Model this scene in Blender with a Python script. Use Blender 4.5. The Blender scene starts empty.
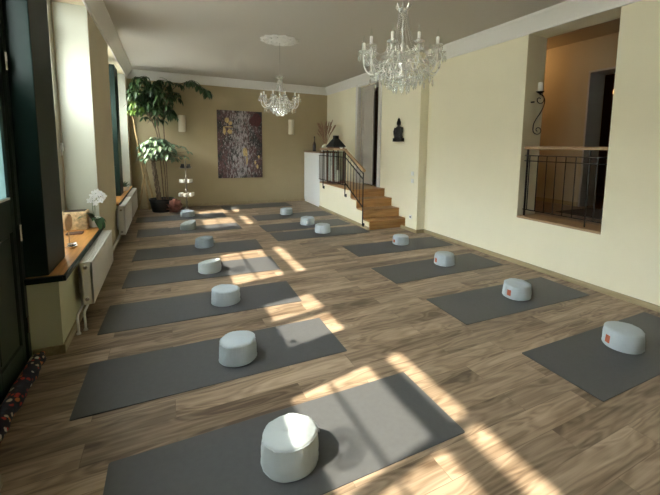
import bpy, bmesh, math, random
from mathutils import Vector, Matrix, noise
PI = math.pi
sc = bpy.context.scene
COL = sc.collection

# ------------------------------------------------------------------ camera
FPX, YAW, PIT, ROL, CH, CX, CY = 369.681, 0.47627, 0.11082, 0.01637, 1.64896, 356.157, 188.841
fw = Vector((math.sin(YAW) * math.cos(PIT), math.cos(YAW) * math.cos(PIT), -math.sin(PIT)))
rt = fw.cross(Vector((0, 0, 1))).normalized()
up = rt.cross(fw)
r2 = rt * math.cos(ROL) + up * math.sin(ROL)
u2 = -rt * math.sin(ROL) + up * math.cos(ROL)
cd = bpy.data.cameras.new('camera')
cam = bpy.data.objects.new('camera', cd)
COL.objects.link(cam)
cam.matrix_world = Matrix(((r2.x, u2.x, -fw.x, 0), (r2.y, u2.y, -fw.y, 0), (r2.z, u2.z, -fw.z, CH), (0, 0, 0, 1)))
cd.sensor_width = 36
cd.sensor_fit = 'HORIZONTAL'
cd.lens = FPX / 660 * 36
cd.shift_x = (330 - CX) / 660
cd.shift_y = (CY - 247.5) / 660
cd.clip_start = 0.02
sc.camera = cam

# ------------------------------------------------------------------ world, sun, exposure
w = bpy.data.worlds.new('sky')
sc.world = w
w.use_nodes = True
wn = w.node_tree.nodes
wn['Background'].inputs[0].default_value = (0.95, 0.985, 1.0, 1)
wn['Background'].inputs[1].default_value = 16.0
sl = bpy.data.lights.new('sun', 'SUN')
sl.energy = 8.8
sl.color = (1.0, 0.89, 0.74)
sl.angle = math.radians(0.9)
sun = bpy.data.objects.new('sun', sl)
COL.objects.link(sun)
sdir = Vector((1, 0.18, -1.155)).normalized()
sun.rotation_euler = sdir.to_track_quat('-Z', 'Y').to_euler()
sun.location = (-6, 3, 8)
sc.view_settings.view_transform = 'Standard'
sc.view_settings.look = 'None'
sc.view_settings.gamma = 1
sc.view_settings.use_curve_mapping = False
sc.view_settings.exposure = 1.06
sc.cycles.use_denoising = True
sc.cycles.max_bounces = 10
sc.cycles.diffuse_bounces = 6
sc.cycles.transparent_max_bounces = 16
sc.cycles.sample_clamp_indirect = 8

# ------------------------------------------------------------------ materials
def mat(name, color, rough=0.6, metal=0.0, trans=0.0, noise_amt=0.0, nscale=8.0, bump=0.0, bscale=60.0, spec=0.5, emit=None, estr=0.0, alpha=1.0, sheen=0.0):
    m = bpy.data.materials.new(name)
    m.use_nodes = True
    nt = m.node_tree
    b = nt.nodes['Principled BSDF']
    b.inputs['Base Color'].default_value = (*color, 1)
    b.inputs['Roughness'].default_value = rough
    b.inputs['Metallic'].default_value = metal
    b.inputs['Transmission Weight'].default_value = trans
    b.inputs['Specular IOR Level'].default_value = spec
    b.inputs['Alpha'].default_value = alpha
    if sheen: b.inputs['Sheen Weight'].default_value = sheen
    if emit:
        b.inputs['Emission Color'].default_value = (*emit, 1)
        b.inputs['Emission Strength'].default_value = estr
    tc = None
    if noise_amt or bump:
        tc = nt.nodes.new('ShaderNodeTexCoord')
    if noise_amt:
        n = nt.nodes.new('ShaderNodeTexNoise')
        n.inputs['Scale'].default_value = nscale
        n.inputs['Detail'].default_value = 5
        nt.links.new(tc.outputs['Object'], n.inputs['Vector'])
        r = nt.nodes.new('ShaderNodeValToRGB')
        r.color_ramp.elements[0].position = 0.3
        r.color_ramp.elements[1].position = 0.7
        r.color_ramp.elements[0].color = (*[c * (1 - noise_amt) for c in color], 1)
        r.color_ramp.elements[1].color = (*[min(1, c * (1 + noise_amt)) for c in color], 1)
        nt.links.new(n.outputs[0], r.inputs[0])
        nt.links.new(r.outputs[0], b.inputs['Base Color'])
    if bump:
        n2 = nt.nodes.new('ShaderNodeTexNoise')
        n2.inputs['Scale'].default_value = bscale
        n2.inputs['Detail'].default_value = 4
        nt.links.new(tc.outputs['Object'], n2.inputs['Vector'])
        bp = nt.nodes.new('ShaderNodeBump')
        bp.inputs['Strength'].default_value = bump
        bp.inputs['Distance'].default_value = 0.01
        nt.links.new(n2.outputs[0], bp.inputs['Height'])
        nt.links.new(bp.outputs[0], b.inputs['Normal'])
    return m

def wood_mat(name, c1, c2, axis=0, rough=0.45, scale=1.0, spec=0.5):
    m = bpy.data.materials.new(name)
    m.use_nodes = True
    nt = m.node_tree
    b = nt.nodes['Principled BSDF']
    tc = nt.nodes.new('ShaderNodeTexCoord')
    mp = nt.nodes.new('ShaderNodeMapping')
    s = [14 * scale] * 3
    s[axis] = 1.2 * scale
    mp.inputs['Scale'].default_value = s
    n = nt.nodes.new('ShaderNodeTexNoise')
    n.inputs['Scale'].default_value = 2.2
    n.inputs['Detail'].default_value = 7
    n.inputs['Distortion'].default_value = 0.6
    r = nt.nodes.new('ShaderNodeValToRGB')
    r.color_ramp.elements[0].position = 0.3
    r.color_ramp.elements[1].position = 0.7
    r.color_ramp.elements[0].color = (*c1, 1)
    r.color_ramp.elements[1].color = (*c2, 1)
    L = nt.links.new
    L(tc.outputs['Object'], mp.inputs[0]); L(mp.outputs[0], n.inputs['Vector']); L(n.outputs[0], r.inputs[0]); L(r.outputs[0], b.inputs['Base Color'])
    b.inputs['Roughness'].default_value = rough
    b.inputs['Specular IOR Level'].default_value = spec
    return m

def floor_material():
    m = bpy.data.materials.new('plank_floor')
    m.use_nodes = True
    nt = m.node_tree
    N = nt.nodes.new
    L = nt.links.new
    b = nt.nodes['Principled BSDF']
    tc = N('ShaderNodeTexCoord')
    # planks run along world X
    br = N('ShaderNodeTexBrick')
    br.offset = 0.37
    br.offset_frequency = 2
    br.inputs['Color1'].default_value = (0.0, 0.0, 0.0, 1)
    br.inputs['Color2'].default_value = (1, 1, 1, 1)
    br.inputs['Mortar'].default_value = (0.5, 0.5, 0.5, 1)
    br.inputs['Scale'].default_value = 1.0
    br.inputs['Brick Width'].default_value = 1.22
    br.inputs['Row Height'].default_value = 0.18
    br.inputs['Mortar Size'].default_value = 0.0012
    br.inputs['Mortar Smooth'].default_value = 0.1
    L(tc.outputs['Object'], br.inputs['Vector'])
    # per-plank offset of grain
    sep = N('ShaderNodeSeparateColor')
    L(br.outputs['Color'], sep.inputs[0])
    comb = N('ShaderNodeCombineXYZ')
    mul = N('ShaderNodeMath'); mul.operation = 'MULTIPLY'; mul.inputs[1].default_value = 37.0
    L(sep.outputs[0], mul.inputs[0]); L(mul.outputs[0], comb.inputs[2]); L(mul.outputs[0], comb.inputs[0])
    add = N('ShaderNodeVectorMath'); add.operation = 'ADD'
    mp = N('ShaderNodeMapping'); mp.inputs['Scale'].default_value = (0.55, 17, 1)
    L(tc.outputs['Object'], mp.inputs[0]); L(mp.outputs[0], add.inputs[0]); L(comb.outputs[0], add.inputs[1])
    n1 = N('ShaderNodeTexNoise'); n1.inputs['Scale'].default_value = 1.9; n1.inputs['Detail'].default_value = 10; n1.inputs['Distortion'].default_value = 0.25; n1.inputs['Roughness'].default_value = 0.68
    L(add.outputs[0], n1.inputs['Vector'])
    mp2 = N('ShaderNodeMapping'); mp2.inputs['Scale'].default_value = (0.75, 3.4, 1)
    add2 = N('ShaderNodeVectorMath'); add2.operation = 'ADD'
    L(tc.outputs['Object'], mp2.inputs[0]); L(mp2.outputs[0], add2.inputs[0]); L(comb.outputs[0], add2.inputs[1])
    n2 = N('ShaderNodeTexNoise'); n2.inputs['Scale'].default_value = 1.5; n2.inputs['Detail'].default_value = 2.5; n2.inputs['Roughness'].default_value = 0.45; n2.inputs['Distortion'].default_value = 0.4
    L(add2.outputs[0], n2.inputs['Vector'])
    k1 = N('ShaderNodeMath'); k1.operation = 'MULTIPLY'; k1.inputs[1].default_value = 80.0; L(n2.outputs[0], k1.inputs[0])
    k2 = N('ShaderNodeMath'); k2.operation = 'SINE'; L(k1.outputs[0], k2.inputs[0])
    k3 = N('ShaderNodeMath'); k3.operation = 'MULTIPLY'; k3.inputs[1].default_value = 0.045; L(k2.outputs[0], k3.inputs[0])
    k4 = N('ShaderNodeMath'); k4.operation = 'MULTIPLY_ADD'; k4.inputs[1].default_value = 0.55; L(n2.outputs[0], k4.inputs[0]); L(k3.outputs[0], k4.inputs[2])
    mix = N('ShaderNodeMath'); mix.operation = 'MULTIPLY_ADD'; mix.inputs[1].default_value = 0.45
    L(n1.outputs[0], mix.inputs[0]); L(k4.outputs[0], mix.inputs[2])
    r = N('ShaderNodeValToRGB')
    e = r.color_ramp.elements
    e[0].position = 0.36; e[0].color = (0.115, 0.074, 0.045, 1)
    e[1].position = 0.64; e[1].color = (0.405, 0.305, 0.215, 1)
    x = r.color_ramp.elements.new(0.49); x.color = (0.255, 0.185, 0.124, 1)
    L(mix.outputs[0], r.inputs[0])
    # plank-to-plank value change
    mr = N('ShaderNodeMapRange'); mr.inputs['To Min'].default_value = 0.78; mr.inputs['To Max'].default_value = 1.2
    L(sep.outputs[0], mr.inputs[0])
    vm = N('ShaderNodeVectorMath'); vm.operation = 'SCALE'
    L(r.outputs[0], vm.inputs[0]); L(mr.outputs[0], vm.inputs['Scale'])
    seam = N('ShaderNodeMix'); seam.data_type = 'RGBA'
    seam.inputs['B'].default_value = (0.09, 0.055, 0.03, 1)
    fm = N('ShaderNodeMath'); fm.operation = 'MULTIPLY'; fm.inputs[1].default_value = 0.6
    L(br.outputs['Fac'], fm.inputs[0])
    L(fm.outputs[0], seam.inputs['Factor']); L(vm.outputs[0], seam.inputs['A'])
    L(seam.outputs['Result'], b.inputs['Base Color'])
    b.inputs['Roughness'].default_value = 0.42
    b.inputs['Specular IOR Level'].default_value = 0.4
    bp = N('ShaderNodeBump'); bp.inputs['Strength'].default_value = 0.12; bp.inputs['Distance'].default_value = 0.004
    L(n1.outputs[0], bp.inputs['Height']); L(bp.outputs[0], b.inputs['Normal'])
    return m

def glass_pane_material(name='clear_glass'):
    m = bpy.data.materials.new(name)
    m.use_nodes = True
    nt = m.node_tree
    nt.nodes.remove(nt.nodes['Principled BSDF'])
    out = nt.nodes['Material Output']
    t = nt.nodes.new('ShaderNodeBsdfTransparent'); t.inputs[0].default_value = (0.96, 0.98, 0.97, 1)
    g = nt.nodes.new('ShaderNodeBsdfGlossy'); g.inputs['Roughness'].default_value = 0.03
    mx = nt.nodes.new('ShaderNodeMixShader'); mx.inputs[0].default_value = 0.05
    nt.links.new(t.outputs[0], mx.inputs[1]); nt.links.new(g.outputs[0], mx.inputs[2]); nt.links.new(mx.outputs[0], out.inputs[0])
    return m

def frosted_material(col=(0.40, 0.42, 0.41), name='frosted_film'):
    m = bpy.data.materials.new(name)
    m.use_nodes = True
    nt = m.node_tree
    nt.nodes.remove(nt.nodes['Principled BSDF'])
    out = nt.nodes['Material Output']
    t = nt.nodes.new('ShaderNodeBsdfTranslucent'); t.inputs[0].default_value = (*col, 1)
    g = nt.nodes.new('ShaderNodeBsdfDiffuse'); g.inputs[0].default_value = (*[min(1, c * 1.05) for c in col], 1)
    mx = nt.nodes.new('ShaderNodeMixShader'); mx.inputs[0].default_value = 0.12
    nt.links.new(t.outputs[0], mx.inputs[1]); nt.links.new(g.outputs[0], mx.inputs[2]); nt.links.new(mx.outputs[0], out.inputs[0])
    return m

def crystal_material():
    m = bpy.data.materials.new('crystal')
    m.use_nodes = True
    nt = m.node_tree
    nt.nodes.remove(nt.nodes['Principled BSDF'])
    out = nt.nodes['Material Output']
    t = nt.nodes.new('ShaderNodeBsdfTransparent'); t.inputs[0].default_value = (0.93, 0.94, 0.92, 1)
    g = nt.nodes.new('ShaderNodeBsdfGlossy'); g.inputs['Roughness'].default_value = 0.08; g.inputs[0].default_value = (0.95, 0.96, 0.95, 1)
    d = nt.nodes.new('ShaderNodeBsdfDiffuse'); d.inputs[0].default_value = (0.88, 0.88, 0.85, 1)
    m1 = nt.nodes.new('ShaderNodeMixShader'); m1.inputs[0].default_value = 0.45
    m2 = nt.nodes.new('ShaderNodeMixShader'); m2.inputs[0].default_value = 0.55
    L = nt.links.new
    L(g.outputs[0], m1.inputs[1]); L(d.outputs[0], m1.inputs[2]); L(t.outputs[0], m2.inputs[1]); L(m1.outputs[0], m2.inputs[2]); L(m2.outputs[0], out.inputs[0])
    return m

def painting_material():
    m = bpy.data.materials.new('abstract_canvas')
    m.use_nodes = True
    nt = m.node_tree
    N = nt.nodes.new; L = nt.links.new
    b = nt.nodes['Principled BSDF']
    tc = N('ShaderNodeTexCoord')
    def nz(scale, sx, sz, off, detail=8):
        mp = N('ShaderNodeMapping'); mp.inputs['Scale'].default_value = (sx, 1, sz); mp.inputs['Location'].default_value = (off, off, off)
        n = N('ShaderNodeTexNoise'); n.inputs['Scale'].default_value = scale; n.inputs['Detail'].default_value = detail; n.inputs['Roughness'].default_value = 0.72
        L(tc.outputs['Object'], mp.inputs[0]); L(mp.outputs[0], n.inputs['Vector'])
        return n.outputs[0]
    def layer(base, col, src, lo, hi):
        r = N('ShaderNodeMapRange'); r.inputs['From Min'].default_value = lo; r.inputs['From Max'].default_value = hi
        L(src, r.inputs[0])
        mx = N('ShaderNodeMix'); mx.data_type = 'RGBA'
        L(r.outputs[0], mx.inputs['Factor']); L(base, mx.inputs['A']); mx.inputs['B'].default_value = (*col, 1)
        return mx.outputs['Result']
    c = N('ShaderNodeRGB'); c.outputs[0].default_value = (0.095, 0.045, 0.045, 1)
    o = layer(c.outputs[0], (0.025, 0.022, 0.022), nz(3.0, 1.4, 0.8, 3.1, 3), 0.46, 0.58)
    # pale scraped strokes concentrated about the canvas middle
    sp = N('ShaderNodeSeparateXYZ'); L(tc.outputs['Object'], sp.inputs[0])
    ab = N('ShaderNodeMath'); ab.operation = 'ABSOLUTE'; L(sp.outputs[0], ab.inputs[0])
    sb = N('ShaderNodeMath'); sb.operation = 'MULTIPLY_ADD'; sb.inputs[1].default_value = -0.30; L(ab.outputs[0], sb.inputs[0]); L(nz(9, 2.6, 0.9, 7.7), sb.inputs[2])
    o = layer(o, (0.36, 0.33, 0.34), sb.outputs[0], 0.40, 0.52)
    o = layer(o, (0.14, 0.045, 0.05), nz(5, 1.2, 1.6, 1.3), 0.60, 0.68)
    o = layer(o, (0.03, 0.04, 0.035), nz(11, 1.6, 0.8, 12.3), 0.54, 0.62)
    o = layer(o, (0.55, 0.5, 0.5), nz(26, 1.0, 1.0, 22.3), 0.60, 0.66)
    L(o, b.inputs['Base Color'])
    b.inputs['Roughness'].default_value = 0.6
    return m

def snake_material():
    m = bpy.data.materials.new('floral_cloth')
    m.use_nodes = True
    nt = m.node_tree; N = nt.nodes.new; L = nt.links.new
    b = nt.nodes['Principled BSDF']
    tc = N('ShaderNodeTexCoord')
    v = N('ShaderNodeTexVoronoi'); v.inputs['Scale'].default_value = 34
    L(tc.outputs['Object'], v.inputs['Vector'])
    sep = N('ShaderNodeSeparateColor'); L(v.outputs['Color'], sep.inputs[0])
    r = N('ShaderNodeValToRGB'); r.color_ramp.interpolation = 'CONSTANT'
    e = r.color_ramp.elements
    e[0].position = 0; e[0].color = (0.012, 0.014, 0.03, 1)
    e[1].position = 0.42; e[1].color = (0.42, 0.035, 0.03, 1)
    for p_, c_ in ((0.6, (0.5, 0.42, 0.3, 1)), (0.72, (0.02, 0.03, 0.05, 1)), (0.86, (0.55, 0.16, 0.05, 1)), (0.94, (0.6, 0.58, 0.5, 1))):
        x = e.new(p_); x.color = c_
    L(sep.outputs[0], r.inputs[0])
    mr = N('ShaderNodeMapRange'); mr.inputs['From Min'].default_value = 0.42; mr.inputs['From Max'].default_value = 0.55
    L(v.outputs['Distance'], mr.inputs[0])
    mx = N('ShaderNodeMix'); mx.data_type = 'RGBA'; mx.inputs['B'].default_value = (0.015, 0.016, 0.03, 1)
    L(mr.outputs[0], mx.inputs['Factor']); L(r.outputs[0], mx.inputs['A']); L(mx.outputs['Result'], b.inputs['Base Color'])
    b.inputs['Roughness'].default_value = 0.85
    return m

M = {}
M['floor'] = floor_material()
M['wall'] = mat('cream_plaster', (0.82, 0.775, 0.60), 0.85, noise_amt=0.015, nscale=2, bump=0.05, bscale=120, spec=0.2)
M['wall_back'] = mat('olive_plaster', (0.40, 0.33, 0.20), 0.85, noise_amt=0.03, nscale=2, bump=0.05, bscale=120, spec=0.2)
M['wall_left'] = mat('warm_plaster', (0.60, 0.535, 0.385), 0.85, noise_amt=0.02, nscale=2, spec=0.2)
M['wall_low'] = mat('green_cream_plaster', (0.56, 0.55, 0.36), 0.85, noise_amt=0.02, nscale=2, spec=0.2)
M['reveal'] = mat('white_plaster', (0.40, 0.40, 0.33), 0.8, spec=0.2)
M['ceiling'] = mat('ceiling_paint', (0.60, 0.57, 0.515), 0.9, spec=0.1)
M['cornice'] = mat('cornice_paint', (0.78, 0.77, 0.74), 0.8, spec=0.2)
M['skirt'] = wood_mat('oak_skirting', (0.30, 0.24, 0.13), (0.42, 0.34, 0.20), axis=1, rough=0.5)
M['step'] = wood_mat('oak_step', (0.30, 0.155, 0.055), (0.48, 0.27, 0.105), axis=0, rough=0.4)
M['sillwood'] = wood_mat('honey_sill', (0.50, 0.21, 0.05), (0.72, 0.35, 0.10), axis=1, rough=0.35)
M['hallwood'] = wood_mat('hall_floor', (0.12, 0.075, 0.04), (0.22, 0.14, 0.08), axis=0, rough=0.4)
M['railwood'] = wood_mat('rail_wood', (0.30, 0.185, 0.09), (0.42, 0.27, 0.14), axis=1, rough=0.45)
M['green'] = mat('dark_green_lacquer', (0.004, 0.014, 0.010), 0.45, noise_amt=0.12, nscale=3, spec=0.18)
M['frame'] = mat('cream_window_paint', (0.36, 0.34, 0.27), 0.5)
M['greenedge'] = mat('green_window_paint', (0.035, 0.085, 0.065), 0.4)
M['doorgreen'] = mat('bottle_green_door', (0.010, 0.020, 0.010), 0.45, noise_amt=0.1, nscale=3)
M['glass'] = glass_pane_material()
M['film'] = frosted_material()
M['doorfilm'] = frosted_material((0.15, 0.20, 0.20), 'door_film')
M['mat'] = mat('grey_mat', (0.078, 0.080, 0.083), 0.5, noise_amt=0.05, nscale=30, bump=0.08, bscale=400, spec=0.45)
M['cushion'] = mat('pale_blue_cotton', (0.45, 0.51, 0.55), 0.9, noise_amt=0.03, nscale=10, bump=0.15, bscale=300, spec=0.2)
M['cushion_white'] = mat('white_cotton', (0.47, 0.52, 0.535), 0.9, noise_amt=0.03, nscale=10, bump=0.15, bscale=300, spec=0.2)
M['cushion_grey'] = mat('grey_cotton', (0.29, 0.34, 0.365), 0.9, noise_amt=0.03, nscale=10, bump=0.15, bscale=300, spec=0.2)
M['tag'] = mat('rust_leather', (0.42, 0.10, 0.045), 0.6)
M['tagwhite'] = mat('white_patch', (0.75, 0.76, 0.75), 0.8)
M['radiator'] = mat('radiator_enamel', (0.82, 0.80, 0.74), 0.35)
M['raddark'] = mat('radiator_gap', (0.10, 0.10, 0.10), 0.7)
M['pipe'] = mat('white_pipe', (0.78, 0.78, 0.75), 0.35)
M['chrome'] = mat('chrome', (0.7, 0.7, 0.7), 0.2, metal=1)
M['iron'] = mat('black_iron', (0.010, 0.010, 0.011), 0.5, spec=0.25)
M['crystal'] = crystal_material()
M['arm'] = mat('milky_glass', (0.84, 0.83, 0.78), 0.15)
M['candle'] = mat('candle_white', (0.86, 0.85, 0.80), 0.5)
M['bulb'] = glass_pane_material('bulb_glass')
M['canvas'] = painting_material()
M['gold'] = mat('gold_paint', (0.50, 0.36, 0.16), 0.5, noise_amt=0.35, nscale=25)
M['redpaint'] = mat('maroon_paint', (0.07, 0.014, 0.014), 0.6, noise_amt=0.4, nscale=18)
M['sconce'] = mat('sconce_ceramic', (0.66, 0.60, 0.46), 0.6)
M['cabinet'] = mat('white_cabinet', (0.80, 0.83, 0.84), 0.4)
M['cabtop'] = wood_mat('cabinet_top', (0.20, 0.12, 0.06), (0.32, 0.2, 0.10), axis=1)
M['doorgrey'] = mat('grey_door_paint', (0.42, 0.39, 0.34), 0.5)
M['casing'] = mat('white_casing', (0.66, 0.64, 0.60), 0.45)
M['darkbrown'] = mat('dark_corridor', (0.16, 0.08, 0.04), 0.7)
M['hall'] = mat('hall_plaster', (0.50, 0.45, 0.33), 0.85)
M['hallgrey'] = mat('hall_grey', (0.5, 0.5, 0.52), 0.7)
M['socket'] = mat('socket_white', (0.80, 0.80, 0.76), 0.4)
M['pot'] = mat('charcoal_pot', (0.018, 0.022, 0.026), 0.4)
M['soil'] = mat('soil', (0.04, 0.025, 0.015), 0.95, bump=0.8, bscale=60)
M['leafdark'] = mat('dark_leaf', (0.028, 0.066, 0.018), 0.45, noise_amt=0.5, nscale=5)
M['leafpale'] = mat('pale_leaf', (0.17, 0.25, 0.145), 0.5, noise_amt=0.4, nscale=9)
M['leaflime'] = mat('lime_leaf', (0.11, 0.19, 0.022), 0.5, noise_amt=0.4, nscale=9)
M['bark'] = mat('bark', (0.16, 0.11, 0.07), 0.9, noise_amt=0.4, nscale=25, bump=0.5)
M['bamboo'] = mat('bamboo', (0.42, 0.29, 0.14), 0.6, noise_amt=0.25, nscale=9)
M['copper'] = mat('copper_petals', (0.30, 0.13, 0.10), 0.45, metal=0.4, noise_amt=0.3, nscale=12)
M['silver'] = mat('tarnished_silver', (0.28, 0.25, 0.20), 0.4, metal=0.6)
M['white'] = mat('white_ceramic', (0.80, 0.79, 0.76), 0.3)
M['stone'] = mat('light_stone', (0.52, 0.55, 0.57), 0.7, noise_amt=0.15, nscale=20)
M['basket'] = mat('woven_bark', (0.62, 0.45, 0.26), 0.8, noise_amt=0.35, nscale=35, bump=0.5, bscale=90)
M['petal'] = mat('orchid_petal', (0.88, 0.88, 0.90), 0.6)
M['orchidleaf'] = mat('orchid_leaf', (0.03, 0.085, 0.03), 0.35)
M['turned'] = mat('turned_wood', (0.50, 0.29, 0.14), 0.4, noise_amt=0.2, nscale=20)
M['amber'] = mat('amber_bottle', (0.42, 0.16, 0.03), 0.2)
M['bottle'] = mat('dark_bottle', (0.03, 0.012, 0.008), 0.15)
M['pampas'] = mat('dried_grass', (0.30, 0.19, 0.12), 0.9, noise_amt=0.35, nscale=30)
M['glassvase'] = mat('pale_vase', (0.55, 0.52, 0.42), 0.2)
M['black'] = mat('black_bronze', (0.010, 0.011, 0.012), 0.5, bump=0.3, bscale=50)
M['lanternglass'] = glass_pane_material('lantern_glass')
M['lanternwood'] = mat('lantern_timber', (0.16, 0.08, 0.055), 0.6)
M['street'] = mat('street_paving', (0.22, 0.21, 0.20), 0.9, noise_amt=0.1, nscale=3)
M['outside'] = mat('outside_render', (0.6, 0.57, 0.5), 0.9)
M['cloth'] = snake_material()
M['darkrug'] = mat('dark_doormat', (0.03, 0.03, 0.035), 0.9)
M['sticker'] = mat('window_sticker', (0.35, 0.38, 0.42), 0.6)
M['hotbulb'] = mat('lit_bulb', (1, 0.6, 0.3), 0.5, emit=(1.0, 0.42, 0.13), estr=2)
M['shade'] = mat('lamp_shade', (0.8, 0.7, 0.5), 0.7)

# ------------------------------------------------------------------ mesh builder
class MB:
    def __init__(s):
        s.v = []; s.f = []
    def add(s, vs, fs):
        o = len(s.v)
        s.v += [tuple(v) for v in vs]
        s.f += [tuple(i + o for i in f) for f in fs]
        return s
    def box(s, x0, x1, y0, y1, z0, z1):
        vs = [(x, y, z) for x in (x0, x1) for y in (y0, y1) for z in (z0, z1)]
        return s.add(vs, [(0, 1, 3, 2), (4, 6, 7, 5), (0, 4, 5, 1), (2, 3, 7, 6), (0, 2, 6, 4), (1, 5, 7, 3)])
    def prism(s, poly, axis, a, b):
        # poly in the two other axes, extruded along axis from a to b
        def pt(p, t):
            q = list(p); q.insert(axis, t); return q
        n = len(poly)
        vs = [pt(p, a) for p in poly] + [pt(p, b) for p in poly]
        fs = [tuple(range(n)), tuple(range(2 * n - 1, n - 1, -1))]
        fs += [(i, (i + 1) % n, n + (i + 1) % n, n + i) for i in range(n)]
        return s.add(vs, fs)
    def lathe(s, prof, n=24, c=(0, 0, 0), closed=True, fn=None):
        vs = []
        for r, z in prof:
            for k in range(n):
                a = 2 * PI * k / n
                rr, zz = (r, z) if fn is None else fn(r, z, a)
                vs.append((c[0] + rr * math.cos(a), c[1] + rr * math.sin(a), c[2] + zz))
        fs = []
        for i in range(len(prof) - 1):
            for k in range(n):
                fs.append((i * n + k, i * n + (k + 1) % n, (i + 1) * n + (k + 1) % n, (i + 1) * n + k))
        if closed:
            fs.append(tuple(range(n - 1, -1, -1)))
            fs.append(tuple((len(prof) - 1) * n + k for k in range(n)))
        return s.add(vs, fs)
    def tube(s, pts, r, n=8, caps=True):
        pts = [Vector(p) for p in pts]
        rs = r if isinstance(r, (list, tuple)) else [r] * len(pts)
        vs = []
        prev = None
        for i, p in enumerate(pts):
            d = (pts[min(i + 1, len(pts) - 1)] - pts[max(i - 1, 0)])
            d = d.normalized() if d.length > 1e-9 else Vector((0, 0, 1))
            if prev is None:
                a = Vector((0, 0, 1)) if abs(d.z) < 0.9 else Vector((1, 0, 0))
                u = d.cross(a).normalized()
            else:
                u = (prev - d * prev.dot(d)).normalized()
            prev = u
            v = d.cross(u)
            for k in range(n):
                t = 2 * PI * k / n
                vs.append(p + (u * math.cos(t) + v * math.sin(t)) * rs[i])
        fs = []
        for i in range(len(pts) - 1):
            for k in range(n):
                fs.append((i * n + k, i * n + (k + 1) % n, (i + 1) * n + (k + 1) % n, (i + 1) * n + k))
        if caps:
            fs.append(tuple(range(n - 1, -1, -1)))
            fs.append(tuple((len(pts) - 1) * n + k for k in range(n)))
        return s.add(vs, fs)
    def ball(s, c, rx, ry=None, rz=None, n=12, m=8):
        ry = ry or rx; rz = rz or rx
        prof = [(math.sin(PI * i / m), -math.cos(PI * i / m)) for i in range(m + 1)]
        vs = []
        for r, z in prof:
            r = max(r, 0.001)
            for k in range(n):
                a = 2 * PI * k / n
                vs.append((c[0] + rx * r * math.cos(a), c[1] + ry * r * math.sin(a), c[2] + rz * z))
        fs = []
        for i in range(m):
            for k in range(n):
                fs.append((i * n + k, i * n + (k + 1) % n, (i + 1) * n + (k + 1) % n, (i + 1) * n + k))
        fs.append(tuple(range(n - 1, -1, -1)))
        fs.append(tuple(m * n + k for k in range(n)))
        return s.add(vs, fs)
    def xf(s, mtx, start=0):
        for i in range(start, len(s.v)):
            s.v[i] = tuple(mtx @ Vector(s.v[i]))
        return s
    def build(s, name, m, parent=None, smooth=False, bevel=0.0, bseg=2, loc=None, rot=None):
        me = bpy.data.meshes.new(name)
        me.from_pydata(s.v, [], s.f)
        bm = bmesh.new(); bm.from_mesh(me)
        bmesh.ops.recalc_face_normals(bm, faces=bm.faces)
        bm.to_mesh(me); bm.free()
        me.materials.append(m)
        if smooth:
            me.polygons.foreach_set('use_smooth', [True] * len(me.polygons))
        o = bpy.data.objects.new(name, me)
        COL.objects.link(o)
        if parent: o.parent = parent
        if loc: o.location = loc
        if rot: o.rotation_euler = rot
        if smooth:
            try:
                me.set_sharp_from_angle(angle=math.radians(42))
            except Exception:
                pass
        if bevel:
            b = o.modifiers.new('bevel', 'BEVEL'); b.width = bevel; b.segments = bseg; b.limit_method = 'ANGLE'; b.angle_limit = math.radians(40)
        return o

def thing(name, label, cat, loc=(0, 0, 0), rz=0.0, group=None):
    o = bpy.data.objects.new(name, None)
    COL.objects.link(o)
    o.empty_display_size = 0.1
    o.location = loc
    o.rotation_euler = (0, 0, rz)
    o['label'] = label; o['category'] = cat
    if group: o['group'] = group
    return o
def tag(o, label, cat, group=None, kind=None):
    o['label'] = label; o['category'] = cat
    if group: o['group'] = group
    if kind: o['kind'] = kind
    return o
def struct(o, label=None, cat=None):
    o['kind'] = 'structure'
    if label: o['label'] = label
    if cat: o['category'] = cat
    return o
def copy_tree(o, parent=None):
    c = o.copy()
    COL.objects.link(c)
    if parent: c.parent = parent
    for ch in [q for q in ALL if q.parent == o]:
        copy_tree(ch, c)
    return c
ALL = []
def dup(root, label, loc, rz=0.0, scale=None, group=None):
    global ALL
    ALL = list(bpy.data.objects)
    c = copy_tree(root)
    c.location = loc; c.rotation_euler = (0, 0, rz)
    if scale: c.scale = scale
    c['label'] = label
    if group: c['group'] = group
    return c

# ------------------------------------------------------------------ room
LX, RX, BY, FY, CZ = -0.77, 4.509, 10.79, -2.6, 3.45
OUT = -1.195
WT = 0.39
RO = RX + WT

struct(MB().box(OUT - 0.0, RX + 0.0, FY, BY, -0.12, 0).build('floor', M['floor']), 'warm brown wood plank floor running across the room', 'floor')
struct(MB().box(OUT, RO, FY, BY + 0.2, CZ, CZ + 0.15).build('ceiling', M['ceiling']), 'pale grey plaster ceiling', 'ceiling')
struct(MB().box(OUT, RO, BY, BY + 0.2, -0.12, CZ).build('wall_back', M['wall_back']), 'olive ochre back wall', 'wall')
struct(MB().box(OUT, RO, FY - 0.2, FY, -0.12, CZ).build('wall_front', M['wall']), 'cream wall behind the camera', 'wall')

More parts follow.
